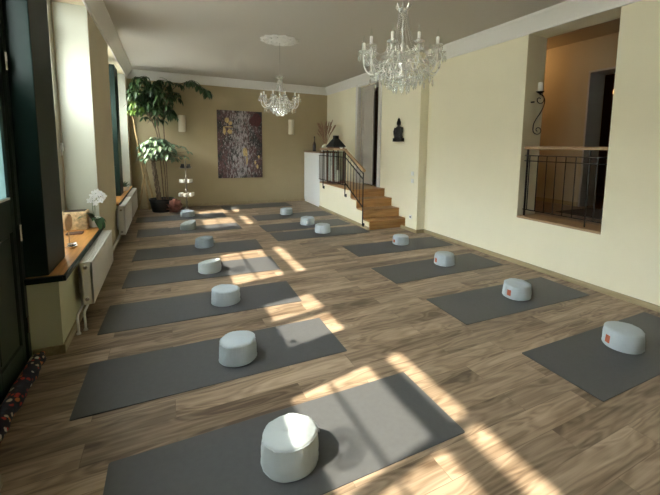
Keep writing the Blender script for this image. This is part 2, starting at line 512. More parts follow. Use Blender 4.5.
# left wall: openings W0 (0.2..2.05), door recess (2.2..3.5), W1 (3.5..5.6), W2 (7.37..10.4); sill height .60 except unseen W0, raised to cut light; head 3.27
SZ, HZ = 0.60, 3.27
wl = MB()
wl.box(OUT, LX, FY, 0.2, -0.12, CZ)
wl.box(OUT, LX, 2.05, 2.2, -0.12, CZ)
wl.box(OUT, LX, 5.6, 7.37, -0.12, CZ)
wl.box(OUT, LX, 10.4, BY, -0.12, CZ)
wl.box(OUT, LX, 0.2, 2.05, HZ, CZ)
wl.box(OUT, LX, 2.2, 5.6, HZ, CZ)
wl.box(OUT, LX, 7.37, 10.4, HZ, CZ)
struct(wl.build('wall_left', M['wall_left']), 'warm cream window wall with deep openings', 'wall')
wl = MB()
wl.box(OUT, LX, 0.2, 2.05, -0.12, 1.5)  # wall under unseen W0 made taller to dim daylight on the near floor
wl.box(OUT, LX, 3.5, 5.6, -0.12, SZ)
wl.box(OUT, LX, 7.37, 10.4, -0.12, SZ)
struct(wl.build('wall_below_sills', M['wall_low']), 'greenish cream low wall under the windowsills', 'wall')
# thin white plaster linings of the far window reveals
rv = MB()
for ya in (5.6, 10.4):
    rv.box(OUT + 0.1, LX - 0.002, ya - 0.012, ya, SZ, HZ)
struct(rv.build('trim_1', M['reveal']), 'white window reveal linings', 'trim')

# right wall with niche opening, pier, door opening
NY0, NY1, NZ0, NZ1 = 2.465, 3.635, 0.712, 3.243
DY0, DY1, DZ0, DZ1 = 7.64, 8.70, 0.72, 3.2
wr = MB()
wr.box(RX, RO, FY, NY0, -0.12, CZ)
wr.box(RX, RO, NY1, DY0, -0.12, CZ)
wr.box(RX, RO, DY1, BY, -0.12, CZ)
wr.box(RX, RO, NY0, NY1, -0.12, NZ0 - 0.03)
wr.box(RX, RO, NY0, NY1, NZ1, CZ)
wr.box(RX, RO, DY0, DY1, -0.12, DZ0 - 0.02)
wr.box(RX, RO, DY0, DY1, DZ1, CZ)
struct(wr.build('wall_right', M['wall']), 'pale cream wall with a deep opening', 'wall')
struct(MB().box(4.32, RX + 0.01, 5.775, 6.16, 0, CZ).build('wall_pier', M['wall']), 'cream pier standing proud of the right wall', 'wall')

# cornice: a coved profile swept round the room
prof = [(0.0, 3.235), (0.018, 3.24), (0.022, 3.265), (0.045, 3.30), (0.075, 3.35), (0.11, 3.40), (0.13, 3.42), (0.14, 3.45), (0.0, 3.45)]
cb = MB()
vs = []
for d, z in prof:
    vs += [(LX + d, FY + d, z), (RX - d, FY + d, z), (RX - d, BY - d, z), (LX + d, BY - d, z)]
fs = []
n = len(prof)
for i in range(n):
    for k in range(4):
        a, b_ = i * 4 + k, i * 4 + (k + 1) % 4
        c_, d_ = ((i + 1) % n) * 4 + (k + 1) % 4, ((i + 1) % n) * 4 + k
        fs.append((a, b_, c_, d_))
cb.add(vs, fs)
struct(cb.build('trim_2', M['cornice']), 'white plaster cornice round the ceiling', 'trim')

# skirting boards
def skirt(name, parts):
    b = MB()
    for p in parts: b.box(*p)
    return struct(b.build(name, M['skirt'], bevel=0.004))
skirt('baseboard_right', [(RX - 0.016, RX, FY, 5.775, 0, 0.068), (4.304, RX, 5.759, 5.775, 0, 0.068), (4.304, 4.32, 5.759, 6.30, 0, 0.068)])
skirt('baseboard_left', [(LX, LX + 0.016, 3.484, BY, 0, 0.075), (-0.955, LX + 0.016, 3.484, 3.5, 0, 0.075), (LX, LX + 0.016, FY, 2.2, 0, 0.075)])
skirt('baseboard_back', [(LX, 3.72, BY - 0.016, BY, 0, 0.075)])

# street outside
struct(MB().box(-30, OUT - 0.001, -14, 24, -0.30, -0.14).build('ground', M['street']), 'street paving outside the windows', 'ground')

ob = MB(); ob.box(-16, -12.5, -14, 24, -0.14, 6.0)  # unseen house front, added to block low sky and darken the upper walls
struct(ob.build('wall_opposite', M['outside']), 'unseen plain house front across the street, added to block low sky', 'wall')

# ------------------------------------------------------------------ windows
GX = -1.15
def window(n, oy0, oy1, panes, posts):
    """panes: list of glass y ranges. Frame fills the rest of the opening at GX."""
    root = bpy.data.objects.new('window_%d' % n, None); COL.objects.link(root)
    root['kind'] = 'structure'; root['label'] = 'cream timber window with frosted lower glass'; root['category'] = 'window'
    root.location = (GX, (oy0 + oy1) / 2, SZ)
    oy = (oy0 + oy1) / 2
    f = MB()
    def bx(y0, y1, z0, z1, d=0.035):
        if y1 - y0 > 1e-4: f.box(-d, d, y0 - oy, y1 - oy, z0 - SZ, z1 - SZ)
    edges = [oy0] + [v for p in panes for v in p] + [oy1]
    for i in range(0, len(edges), 2):
        bx(edges[i], edges[i + 1], SZ, HZ, 0.04)
    for a, b in panes:
        bx(a, b, SZ, SZ + 0.12); bx(a, b, 2.85, 3.045, 0.012); bx(a, b, 3.222, HZ, 0.010)
        bx(a, b, 2.442, 2.462, 0.008)
        bx(a, b, 2.09, 2.105, 0.006)
    f.build('window_frame', M['frame'], root)
    for a, b in panes:
        MB().box(-0.004, 0.004, a - oy, b - oy, 0.12, 2.09 - SZ).build('frosted_pane', M['film'], root)
        MB().box(-0.003, 0.003, a - oy, b - oy, 2.105 - SZ, 2.85 - SZ).build('clear_pane', M['glass'], root)
        MB().box(-0.003, 0.003, a - oy, b - oy, 3.045 - SZ, 3.222 - SZ).build('clear_pane', M['glass'], root)
    return root
SZ_keep = SZ; SZ = 1.5
window(1, 0.2, 2.05, [(0.32, 1.00), (1.08, 1.87)], [])
SZ = SZ_keep
window(2, 3.5, 5.6, [(4.10, 5.42)], [])
window(3, 7.37, 10.4, [(7.42, 8.42), (9.02, 10.08)], [])
# green posts (boxed pilasters on the sill between the glass bays)
pt = MB().box(-1.11, -0.825, 3.5, 4.03, 0.64, HZ)
struct(pt.build('window_post', M['green'], bevel=0.006), 'dark green boxed post on the sill beside the door', 'post')
pt = MB().box(-1.11, -0.80, 8.45, 8.98, 0.64, 3.13)
struct(pt.build('window_post', M['green'], bevel=0.006), 'green boxed post between the two far window bays', 'post')

# sills
def sill(y0, y1, label):
    t = thing('window_sill', label, 'windowsill', (0, y0, 0.60))
    MB().box(-1.11, -0.735, 0.03, y1 - y0, 0, 0.036).build('sill_board', M['sillwood'], t, bevel=0.003)
    MB().box(-0.735, -0.715, 0, y1 - y0, -0.006, 0.036).build('edge_strip', M['green'], t, bevel=0.003)
    return t
s1 = sill(3.46, 5.60, 'honey wood windowsill with dark edge in the nearer window')
MB().box(-1.0, -0.735, 0, 0.03, -0.006, 0.036).build('end_strip', M['green'], s1)
sill(7.37, 10.39, 'honey wood windowsill in the far window by the plant')

# ------------------------------------------------------------------ green entrance door
DX = -0.97
d = bpy.data.objects.new('door_1', None); COL.objects.link(d)
struct(d, 'bottle green entrance door with tall glass panes', 'door')
d.location = (DX, 2.85, 0)
fr = MB()
def db(b, y0, y1, z0, z1, x0, x1): b.box(x0 - DX, x1 - DX, y0 - 2.85, y1 - 2.85, z0, z1)
# surround and overpanel
db(fr, 2.2, 2.30, 0, HZ, DX - 0.06, DX + 0.03); db(fr, 3.44, 3.5, 0, HZ, DX - 0.06, DX + 0.008)
db(fr, 2.30, 3.44, 2.86, HZ, DX - 0.06, DX + 0.01)
db(fr, 2.28, 2.34, 0, 2.9, DX - 0.10, DX - 0.052); db(fr, 3.41, 3.5, 0, 2.9, DX - 0.10, DX - 0.052); db(fr, 2.86, 2.93, 0, 2.9, DX - 0.10, DX - 0.052); db(fr, 2.28, 3.5, 0.0, 0.03, DX - 0.10, DX - 0.052)  # backing strips added behind the leaves to block sun through the gaps
fr.build('door_frame', M['doorgreen'], d, bevel=0.004)
for (a, b, ga, gb) in ((2.32, 2.885, 2.47, 2.86), (2.905, 3.43, 2.98, 3.37)):
    lf = MB()
    T0, T1 = DX - 0.05, DX - 0.005
    db(lf, a, ga, 0.01, 2.87, T0, T1); db(lf, gb, b, 0.01, 2.87, T0, T1)
    db(lf, ga, gb, 0.01, 0.18, T0, T1); db(lf, ga, gb, 1.02, 1.25, T0, T1); db(lf, ga, gb, 2.79, 2.87, T0, T1)
    db(lf, ga, gb, 0.18, 1.02, T0 + 0.01, T1 - 0.016)
    lo = lf.build('door_leaf', M['doorgreen'], d, bevel=0.003)
    mo = MB()
    db(mo, ga + 0.03, gb - 0.03, 0.21, 0.99, T1 - 0.02, T1 - 0.006)
    mo.build('raised_panel', M['doorgreen'], lo, bevel=0.012)
    p = MB(); db(p, ga, gb, 1.25, 2.14, DX - 0.03, DX - 0.022); p.build('frosted_pane', M['doorfilm'], lo)
    p = MB(); db(p, ga, gb, 2.14, 2.79, DX - 0.03, DX - 0.024); p.build('clear_pane', M['glass'], lo)
    p = MB(); db(p, ga, gb, 1.25, 1.265, T1 - 0.02, T1 + 0.002); p.build('glazing_bead', M['casing'], lo)
for z in (1.0, 2.2, 0.3):
    h = MB().tube([(0.018, 0.585, z - 0.06), (0.018, 0.585, z + 0.06)], 0.009, 8)
    h.build('hinge', M['chrome'], d, smooth=True)
h = MB().tube([(0.02, 0.06, 1.05), (0.07, 0.06, 1.05), (0.07, -0.06, 1.05)], 0.009, 8)
h.build('door_handle', M['chrome'], d, smooth=True)

# draught stopper
sn = MB()
pts = []; rs = []
for i in range(40):
    t = i / 39
    y = 2.22 + 1.24 * t
    pts.append((-0.895 + 0.006 * math.sin(i * 0.7), y, 0.05)); rs.append(0.048 * (1 - 0.06 * math.sin(i * 1.9)) * (1 if 1 < i < 37 else (0.7 if i in (1, 37) else 0.35)))
sn.tube(pts, rs, 16)
tag(sn.build('draught_stopper', M['cloth'], smooth=True), 'long floral cloth draught stopper lying along the green door', 'draught stopper')

# ------------------------------------------------------------------ radiators
def radiator(y0, y1, z0, z1, label, valve=True):
    t = thing('radiator', label, 'radiator', (LX, y0, 0), group='white panel radiators')
    L_ = y1 - y0
    xb, xf_ = 0.045, 0.142
    b = MB()
    b.box(xf_ - 0.018, xf_, 0, L_, z0, z1 - 0.012)
    b.box(xb, xb + 0.015, 0, L_, z0, z1 - 0.012)
    b.box(xb, xf_, 0, 0.012, z0, z1); b.box(xb, xf_, L_ - 0.012, L_, z0, z1)
    nr = int(L_ / 0.045)
    for i in range(nr):
        ya = 0.02 + i * (L_ - 0.04) / nr
        b.box(xf_ - 0.001, xf_ + 0.0015, ya + 0.012, ya + 0.030, z0 + 0.03, z1 - 0.045)
    b.build('panel', M['radiator'], t, bevel=0.002)
    g = MB()
    g.box(xb, xf_, 0.012, 0.03, z1 - 0.012, z1); 
    for i in range(6):
        xa = xb + i * (xf_ - xb - 0.008) / 5
        g.box(xa, xa + 0.008, 0.012, L_ - 0.012, z1 - 0.012, z1 - 0.002)
    k = 0.05
    while k < L_ - 0.05:
        g.box(xb, xf_, k, k + 0.012, z1 - 0.012, z1 - 0.003); k += 0.06
    g.build('top_grille', M['radiator'], t)
    MB().box(xb + 0.02, xf_ - 0.022, 0.02, L_ - 0.02, z0 + 0.02, z1 - 0.03).build('convector_core', M['raddark'], t)
    for (x, z) in ((0.09, z1 - 0.05), (0.09, z0 + 0.05)):
        c = MB().lathe([(0.016, 0), (0.018, 0.004), (0.012, 0.012)], 14).xf(Matrix.Translation((x, 0, z)) @ Matrix.Rotation(PI / 2, 4, 'X'))
        c.build('end_plug', M['chrome'], t, smooth=True)
    for q in (0.2, L_ - 0.2):
        MB().box(0, xb + 0.01, q, q + 0.03, z0 + 0.05, z1 - 0.08).build('wall_bracket', M['radiator'], t)
    return t, xf_
r1, xf1 = radiator(3.98, 5.40, 0.19, 0.585, 'long white panel radiator under the nearer windowsill, orchid above')
# supply pipes of the near radiator
for dx, yy in ((0.035, 3.80), (0.075, 3.86)):
    p = MB().tube([(dx, 1.25, 0.15), (dx, 0.10, 0.15), (dx, yy + 0.07 - 3.98, 0.148), (dx + 0.005, yy + 0.02 - 3.98, 0.13), (dx + 0.012, yy - 3.98, 0.09), (dx + 0.012, yy - 3.98, 0.0)], 0.010, 8)
    p.build('pipe', M['pipe'], r1, smooth=True)
    MB().lathe([(0.017, 0), (0.017, 0.012), (0.012, 0.018)], 12, c=(dx + 0.012, yy - 3.98, 0)).build('pipe_collar', M['pipe'], r1, smooth=True)
for q in (1.25,):
    for dx in (0.035, 0.075):
        MB().tube([(dx, q, 0.145), (dx, q, 0.2)], 0.011, 8).build('valve', M['pipe'], r1, smooth=True)
radiator(7.05, 8.45, 0.16, 0.62, 'white panel radiator under the near half of the far windowsill')
radiator(8.72, 10.1, 0.16, 0.62, 'white panel radiator under the far end of the windowsill by the bamboo poles')
pb = MB()
for z in (0.10, 0.13):
    pb.tube([(LX + 0.035, 5.35, z), (LX + 0.035, 10.3, z)], 0.009, 8)
tag(pb.build('heating_pipe', M['pipe'], smooth=True), 'pair of white heating pipes along the window wall skirting', 'pipe')

# ------------------------------------------------------------------ stairs, platform, low wall, cabinet
SL = 3.62   # outer face of the low wall at the steps (slants slightly away)
def lwx(y): return 3.60 + 0.036 * (y - 6.38)
ris = [6.38, 6.68, 6.99, 7.30]
RH = 0.18
# white stepped string wall under steps and platform
def slab(b, y0, y1, z0, z1, inset=0.0, x1=RX):
    b.add([(lwx(y0) + inset, y0, z0), (x1, y0, z0), (x1, y1, z0), (lwx(y1) + inset, y1, z0),
           (lwx(y0) + inset, y0, z1), (x1, y0, z1), (x1, y1, z1), (lwx(y1) + inset, y1, z1)],
          [(0, 3, 2, 1), (4, 5, 6, 7), (0, 1, 5, 4), (1, 2, 6, 5), (2, 3, 7, 6), (3, 0, 4, 7)])
b = MB()
for i, y in enumerate(ris):
    y1 = ris[i + 1] if i < 3 else 9.36
    slab(b, y + 0.02, y1 + 0.02 if i < 3 else y1, 0.0, RH * (i + 1) - 0.03)
struct(b.build('wall_platform', M['wall']), 'cream low wall carrying the steps and platform', 'wall')
st = bpy.data.objects.new('stairs', None); COL.objects.link(st)
tag(st, 'four oak steps up to the platform between low wall and pier', 'stairs'); st['kind'] = 'structure'
for i, y in enumerate(ris):
    t_ = MB(); y1 = ris[i + 1] if i < 3 else 7.62
    slab(t_, y - 0.012, y1 + 0.0, RH * (i + 1) - 0.03, RH * (i + 1), inset=0.012 if i else 0.012)
    t_.build('tread', M['step'], st, bevel=0.004)
    r_ = MB(); slab(r_, y, y + 0.0199, RH * i, RH * (i + 1) - 0.03, inset=0.0 if i else 0.012)
    r_.build('riser', M['step'], st)
b = MB(); slab(b, 7.62, 9.36, 0.69, 0.72, inset=0.0); b.box(lwx(9.36) + 0.62, RX, 9.36, BY, 0.60, 0.72)
struct(b.build('floor_platform', M['step']), 'oak floor of the raised platform', 'floor')
b = MB(); b.add([(lwx(6.40) - 0.014, 6.40, 0), (lwx(6.40), 6.40, 0), (lwx(9.36), 9.36, 0), (lwx(9.36) - 0.014, 9.36, 0),
                 (lwx(6.40) - 0.014, 6.40, 0.06), (lwx(6.40), 6.40, 0.06), (lwx(9.36), 9.36, 0.06), (lwx(9.36) - 0.014, 9.36, 0.06)],
                [(0, 3, 2, 1), (4, 5, 6, 7), (0, 1, 5, 4), (1, 2, 6, 5), (2, 3, 7, 6), (3, 0, 4, 7)])
struct(b.build('baseboard_platform', M['skirt']))

# white cabinet in the far corner
cb_ = thing('cabinet', 'tall white cabinet with dark wooden top in the back right corner', 'cabinet', (lwx(9.37), 9.37, 0), -0.036)
CL = BY - 9.37 - 0.02
MB().box(0.02, 0.55, 0, CL, 0, 1.49).build('body', M['cabinet'], cb_)
MB().box(-0.01, 0.57, -0.01, CL, 1.49, 1.525).build('top', M['cabtop'], cb_, bevel=0.003)
for i in range(3):
    dr = MB().box(0.0, 0.02, i * CL / 3 + 0.002, (i + 1) * CL / 3 - 0.002, 0.06, 1.485).build('door', M['cabinet'], cb_, bevel=0.002)

# ------------------------------------------------------------------ stair railing
rl = thing('stair_railing', 'black iron stair railing with wooden handrail round the platform edge', 'railing', (0, 0, 0))
def ipt(y, z, off=-0.035): return (lwx(y) + off, y, z)
yA, yB, yC = 9.0, 7.55, 6.62
zTop = 1.60
def post(y, z0, z1, foot):
    q = MB().tube([ipt(y, z0), ipt(y, z1)], 0.013, 8)
    q.tube([ipt(y, z0 + 0.01), ipt(y, z0 + 0.01, 0.0)], 0.014, 8)
    p = q.build('post', M['iron'], rl, smooth=True)
    MB().box(-0.02, 0.012, -0.03, 0.03, -0.035, 0.035).build('foot_bracket', M['iron'], p, loc=ipt(y, foot, 0.0))
post(yA, 0.58, zTop - 0.03, 0.60); post(yB, 0.54, zTop - 0.03, 0.56); post(yC, 0.05, 1.15, 0.06)
# level handrail and return
hr = MB()
def bar(b, P0, P1, wdt, h):
    P0, P1 = Vector(P0), Vector(P1)
    dd = (P1 - P0).normalized(); s = dd.cross(Vector((0, 0, 1))).normalized() * wdt / 2; u = s.cross(dd).normalized() * h / 2
    vs = [P + a * s + c * u for P in (P0, P1) for a in (-1, 1) for c in (-1, 1)]
    b.add(vs, [(0, 1, 3, 2), (4, 6, 7, 5), (0, 4, 5, 1), (2, 3, 7, 6), (0, 2, 6, 4), (1, 5, 7, 3)])
bar(hr, ipt(9.2, zTop), ipt(yB - 0.03, zTop), 0.055, 0.045)
hr.build('handrail', M['railwood'], rl, bevel=0.006)
hr = MB(); bar(hr, ipt(yB + 0.02, zTop + 0.0), ipt(yC - 0.05, 1.18), 0.055, 0.045)
hr.build('sloping_handrail', M['railwood'], rl, bevel=0.006)
for z0_, z1_, nm in ((zTop - 0.055, None, 0), (zTop - 0.17, None, 0), (0.80, None, 0)):
    q = MB(); bar(q, ipt(9.32 if z0_ < 1.5 else 8.95, z0_), ipt(yB, z0_), 0.02, 0.016); q.build('rail', M['iron'], rl)
for dz in (-0.05, -0.16, -0.74):
    q = MB(); bar(q, ipt(yB, zTop + dz - 0.01), ipt(yC, 1.17 + dz + (0.0)), 0.02, 0.016); q.build('rail', M['iron'], rl)
yy = yB + 0.13
while yy < 9.34:
    MB().tube([ipt(yy, 0.80), ipt(yy, zTop - (0.055 if yy < 9.0 else 0.17))], 0.006, 6).build('baluster', M['iron'], rl, smooth=True)
    yy += 0.135
sl_ = (zTop - 1.17) / (yB - yC)
for k in range(1, 6):
    y = yB - k * (yB - yC) / 6
    zt = zTop - (yB - y) * sl_
    MB().tube([ipt(y, zt - 0.74), ipt(y, zt - 0.06)], 0.006, 6).build('baluster', M['iron'], rl, smooth=True)

# ------------------------------------------------------------------ door above the stairs
dd_ = bpy.data.objects.new('door_2', None); COL.objects.link(dd_)
struct(dd_, 'tall grey panelled double door with white casing above the steps', 'door')
dd_.location = (RX, 8.15, DZ0)
def rel(b, x0, x1, y0, y1, z0, z1): return b.box(x0 - RX, x1 - RX, y0 - 8.15, y1 - 8.15, z0 - DZ0, z1 - DZ0)
c_ = MB()
rel(c_, RX - 0.025, RX + 0.0, DY1, DY1 + 0.10, DZ0, DZ1 + 0.13); rel(c_, RX - 0.025, RX, DY0 - 0.13, DY0, DZ0, DZ1 + 0.03)
rel(c_, RX - 0.025, RX, DY0, DY1, DZ1, DZ1 + 0.035)
rel(c_, RX, RX + 0.08, DY1 - 0.012, DY1, DZ0, DZ1); rel(c_, RX, RX + 0.38, DY0, DY0 + 0.02, DZ0, DZ1)
c_.build('casing', M['casing'], dd_, bevel=0.004)
lf = MB()
Y0, Y1 = 8.05, 8.688
X0, X1 = RX + 0.09, RX + 0.13
rel(lf, X0, X1, Y0, Y0 + 0.10, DZ0 + 0.01, DZ1); rel(lf, X0, X1, Y1 - 0.1, Y1, DZ0 + 0.01, DZ1)
for z0_, z1_ in ((DZ0 + 0.01, DZ0 + 0.2), (1.85, 1.97), (DZ1 - 0.12, DZ1)):
    rel(lf, X0, X1, Y0 + 0.1, Y1 - 0.1, z0_, z1_)
rel(lf, X0 + 0.015, X1 - 0.01, Y0 + 0.1, Y1 - 0.1, DZ0 + 0.2, DZ1 - 0.12)
lfo = lf.build('door_leaf', M['doorgrey'], dd_, bevel=0.004)
q = MB(); rel(q, X0 - 0.008, X0, Y0 - 0.0, Y0 + 0.015, DZ0 + 0.01, DZ1); q.build('edge_bead', M['casing'], lfo)
# corridor behind
co = MB()
co.box(RO, RO + 0.05, 7.0, 7.5, 0.6, 3.4)
co = MB()
co.box(RO + 1.2, RO + 1.3, 6.6, 9.6, 0.6, 3.4); co.box(RO, RO + 1.3, 9.5, 9.6, 0.6, 3.4); co.box(RO, RO + 1.3, 6.5, 6.6, 0.6, 3.4)
co.box(RO, RO + 1.3, 6.5, 9.6, 3.3, 3.4); co.box(RX + 0.1, RO + 1.3, 6.6, 9.6, 0.60, 0.70)
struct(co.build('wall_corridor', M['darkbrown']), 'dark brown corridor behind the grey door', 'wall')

# ------------------------------------------------------------------ niche, hallway beyond
HX = 6.33
hl = MB()
hl.box(HX, HX + 0.4, 3.87, 6.2, 0.6, 3.6)
hl.box(HX, HX + 0.4, 2.0, 3.87, 2.98, 3.6); hl.box(HX, HX + 0.4, 0.6, 2.0, 0.6, 3.6)
hl.box(RO, HX, 6.1, 6.2, 0.6, 3.6); hl.box(RO, HX, 0.6, 0.7, 0.6, 3.6)
hl.box(RO, HX + 0.4, 0.6, 6.2, 3.5, 3.6)
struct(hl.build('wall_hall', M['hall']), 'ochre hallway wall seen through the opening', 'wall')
struct(MB().box(RO, HX + 2.2, 0.6, 6.2, 0.60, 0.70).build('floor_hall', M['hallwood']), 'brown hallway floor beyond the opening', 'floor')
struct(MB().box(HX - 0.015, HX, 3.89, 6.1, 0.70, 0.77).build('baseboard_hall', M['skirt']))
hd = bpy.data.objects.new('door_3', None); COL.objects.link(hd); struct(hd, 'dark doorway with grey lining at the hallway end', 'door')
hd.location = (HX, 2.9, 0.7)
MB().box(-0.012, 0.41, 0.94, 0.97, 0, 2.28).build('door_lining', M['hallgrey'], hd)
MB().box(-0.012, 0.41, -0.9, 0.97, 2.25, 2.28).build('door_head', M['hallgrey'], hd)
dk = MB()
dk.box(HX + 2.1, HX + 2.2, 1.0, 5.6, 0.6, 3.5); dk.box(HX + 0.4, HX + 2.2, 1.0, 1.1, 0.6, 3.5); dk.box(HX + 0.4, HX + 2.2, 5.5, 5.6, 0.6, 3.5); dk.box(HX + 0.4, HX + 2.2, 1.0, 5.6, 3.4, 3.5)
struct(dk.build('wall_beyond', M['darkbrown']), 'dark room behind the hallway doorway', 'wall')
tag(MB().box(-0.45, 0.45, -0.6, 0.6, 0, 0.012).build('doormat', M['darkrug'], loc=(5.85, 3.05, 0.70)), 'dark mat lying on the hallway floor', 'doormat')
# warm hallway lamps
hlp = thing('wall_lamp', 'small lamp with warm orange glow inside the dark doorway', 'lamp', (HX + 1.3, 4.15, 2.75))
MB().lathe([(0.01, -0.02), (0.03, 0.0), (0.03, 0.04), (0.02, 0.09)], 14).build('glowing_glass', M['hotbulb'], hlp, smooth=True)
MB().tube([(0, 0, 0.09), (0, 0, 0.65)], 0.006, 6).build('cord', M['iron'], hlp)
hc = thing('ceiling_lamp', 'warm hallway ceiling lamp just past the opening edge', 'lamp', (5.75, 4.95, 3.5))
MB().lathe([(0.16, 0.0), (0.16, -0.03), (0.12, -0.09), (0.03, -0.12)], 20).build('lamp_shade', M['shade'], hc, smooth=True)
lp = bpy.data.lights.new('hall_lamp_light', 'POINT'); lp.energy = 4.5; lp.color = (1.0, 0.56, 0.24); lp.shadow_soft_size = 0.10
lo = bpy.data.objects.new('hall_lamp_light', lp); COL.objects.link(lo); lo.location = (5.75, 4.95, 3.28)

ns = thing('opening_sill', 'brown wooden board lining the bottom of the wall opening', 'sill', (RX, NY0, NZ0 - 0.03))
MB().box(-0.006, WT, 0, NY1 - NY0, 0, 0.03).build('sill_board', M['railwood'], ns, bevel=0.003)

gr = thing('opening_railing', 'black iron railing with wooden handrail inside the wall opening', 'railing', (4.60, NY0, NZ0))
W_ = NY1 - NY0
q = MB(); q.box(-0.025, 0.03, 0.0, W_, 0.955, 0.995); q.build('handrail', M['railwood'], gr, bevel=0.005)
for z in (0.865, 0.79):
    MB().box(-0.008, 0.008, 0, W_, z - 0.006, z + 0.006).build('rail', M['iron'], gr)
MB().box(-0.008, 0.008, 0.02, W_ - 0.02, 0.085, 0.097).build('rail', M['iron'], gr)
for y, g_ in ((W_ - 0.045, 0.010), (0.25, 0.006)):
    p = MB().box(-g_, g_, y - g_, y + g_, 0.0, 0.955).build('post', M['iron'], gr)
for k in range(9):
    y = 0.05 + k * (W_ - 0.1) / 8.0 - 0.03
    if abs(y - 0.25) < 0.05 or y < 0.03 or y > W_ - 0.07: continue
    MB().box(-0.005, 0.005, y - 0.005, y + 0.005, 0.085, 0.865).build('baluster', M['iron'], gr)

# scrolled candle sconce on the reveal of the opening
scn = thing('candle_sconce', 'black scrolled iron wall sconce inside the opening edge', 'sconce', (4.78, NY1, 2.47))
def scroll(turns, r0, r1, c, a0, n=26, sgn=1):
    out = []
    for i in range(n):
        t = i / (n - 1)
        a = a0 + sgn * turns * 2 * PI * t
        r = r0 + (r1 - r0) * t
        out.append((c[0] + r * math.cos(a), c[1] + r * math.sin(a)))
    return out
# drawn in the local YZ plane: away from wall is -Y
path = []
up_ = scroll(0.95, 0.085, 0.022, (-0.105, -0.115), PI * 0.5 - 0.0, 26, 1)[::-1]
lowc = (-0.10, -0.53)
main = [(-0.105, -0.03), (-0.06, -0.04), (-0.03, -0.09), (-0.03, -0.16), (-0.07, -0.27), (-0.13, -0.37), (-0.165, -0.45), (-0.17, -0.53)]
def sm(p, k=6):
    out = []
    for i in range(len(p) - 1):
        p0 = p[max(i - 1, 0)]; p1 = p[i]; p2 = p[i + 1]; p3 = p[min(i + 2, len(p) - 1)]
        for j in range(k):
            t = j / k
            out.append(tuple(0.5 * ((2 * b) + (-a + c) * t + (2 * a - 5 * b + 4 * c - d_) * t * t + (-a + 3 * b - 3 * c + d_) * t ** 3) for a, b, c, d_ in zip(p0, p1, p2, p3)))
    out.append(p[-1])
    return out
low = scroll(1.2, 0.07, 0.015, lowc, PI, 30, 1)
def yz(pts, sx=0.9): return [(-(y) * sx - 0.09, y * 0.72 - 0.012, z) for y, z in pts]
S = MB()
def plane(pts): return [((y + 0.105) * 1.45 - 0.05, -0.07, z) for y, z in pts]
S.tube(plane(sm(main)), 0.007, 6); S.tube(plane(low), 0.006, 6)
S.tube(plane(scroll(1.1, 0.075, 0.018, (-0.10, -0.105), PI * 0.5, 26, -1)), 0.006, 6)
S.build('scroll', M['iron'], scn, smooth=True)
MB().lathe([(0.005, -0.03), (0.05, 0.0), (0.055, 0.008), (0.0, 0.004)], 16, c=(-0.05, -0.075, 0.0)).build('drip_plate', M['iron'], scn, smooth=True)
MB().tube([(-0.13, 0.0, -0.14), (-0.13, -0.05, -0.14)], 0.010, 8).build('wall_mount', M['iron'], scn, smooth=True)
cn = MB().lathe([(0.036, 0), (0.036, 0.118), (0.03, 0.124), (0.004, 0.118)], 18, c=(4.73, NY1 - 0.075, 2.479))
cn.tube([(4.73, NY1 - 0.075, 2.59), (4.73, NY1 - 0.075, 2.612)], 0.002, 5)
tag(cn.build('pillar_candle', M['candle'], smooth=True), 'white pillar candle standing on the black wall sconce', 'candle')

# ------------------------------------------------------------------ painting, wall lights, figure, switches
pa = thing('painting', 'large abstract painting in maroon, white and gold on the olive wall', 'painting', (1.88, BY, 1.68))
MB().box(-0.605, 0.605, -0.045, 0.0, -0.93, 0.93).build('canvas', M['canvas'], pa, bevel=0.004)
random.seed(4)
def blot(x, z, w_, h_, m, name, n=14):
    b = MB()
    pts = []
    for k in range(n):
        a = 2 * PI * k / n
        r = 0.72 + 0.5 * random.random()
        pts.append((x + math.cos(a) * w_ * r, z + math.sin(a) * h_ * r))
    b.prism([(p[0], p[1]) for p in pts], 1, -0.049, -0.044)
    return b.build(name, m, pa)
for a in ((-0.34, 0.66, 0.06, 0.09), (-0.26, 0.58, 0.05, 0.05), (-0.42, 0.38, 0.04, 0.10), (-0.28, 0.36, 0.07, 0.07), (-0.30, 0.48, 0.12, 0.015), (0.13, -0.20, 0.06, 0.14), (0.17, -0.45, 0.02, 0.13), (0.40, -0.5, 0.03, 0.06), (0.46, -0.62, 0.03, 0.07), (0.50, -0.33, 0.03, 0.05)):
    blot(*a, M['gold'], 'gold_patch')
blot(0.42, 0.70, 0.15, 0.18, M['redpaint'], 'maroon_patch')

sw = thing('wall_light', 'cream half-round wall light on the olive wall near the plants', 'wall light', (0.415, BY, 1.985), group='cream wall lights')
pr = [(0.088 * math.cos(PI + PI * k / 12), 0.075 * math.sin(PI + PI * k / 12)) for k in range(13)]
MB().prism(pr, 2, 0.0, 0.43).build('shade', M['sconce'], sw, bevel=0.004)
dup(sw, 'cream half-round wall light right of the painting beside the small chandelier', (3.36, BY, 2.01))

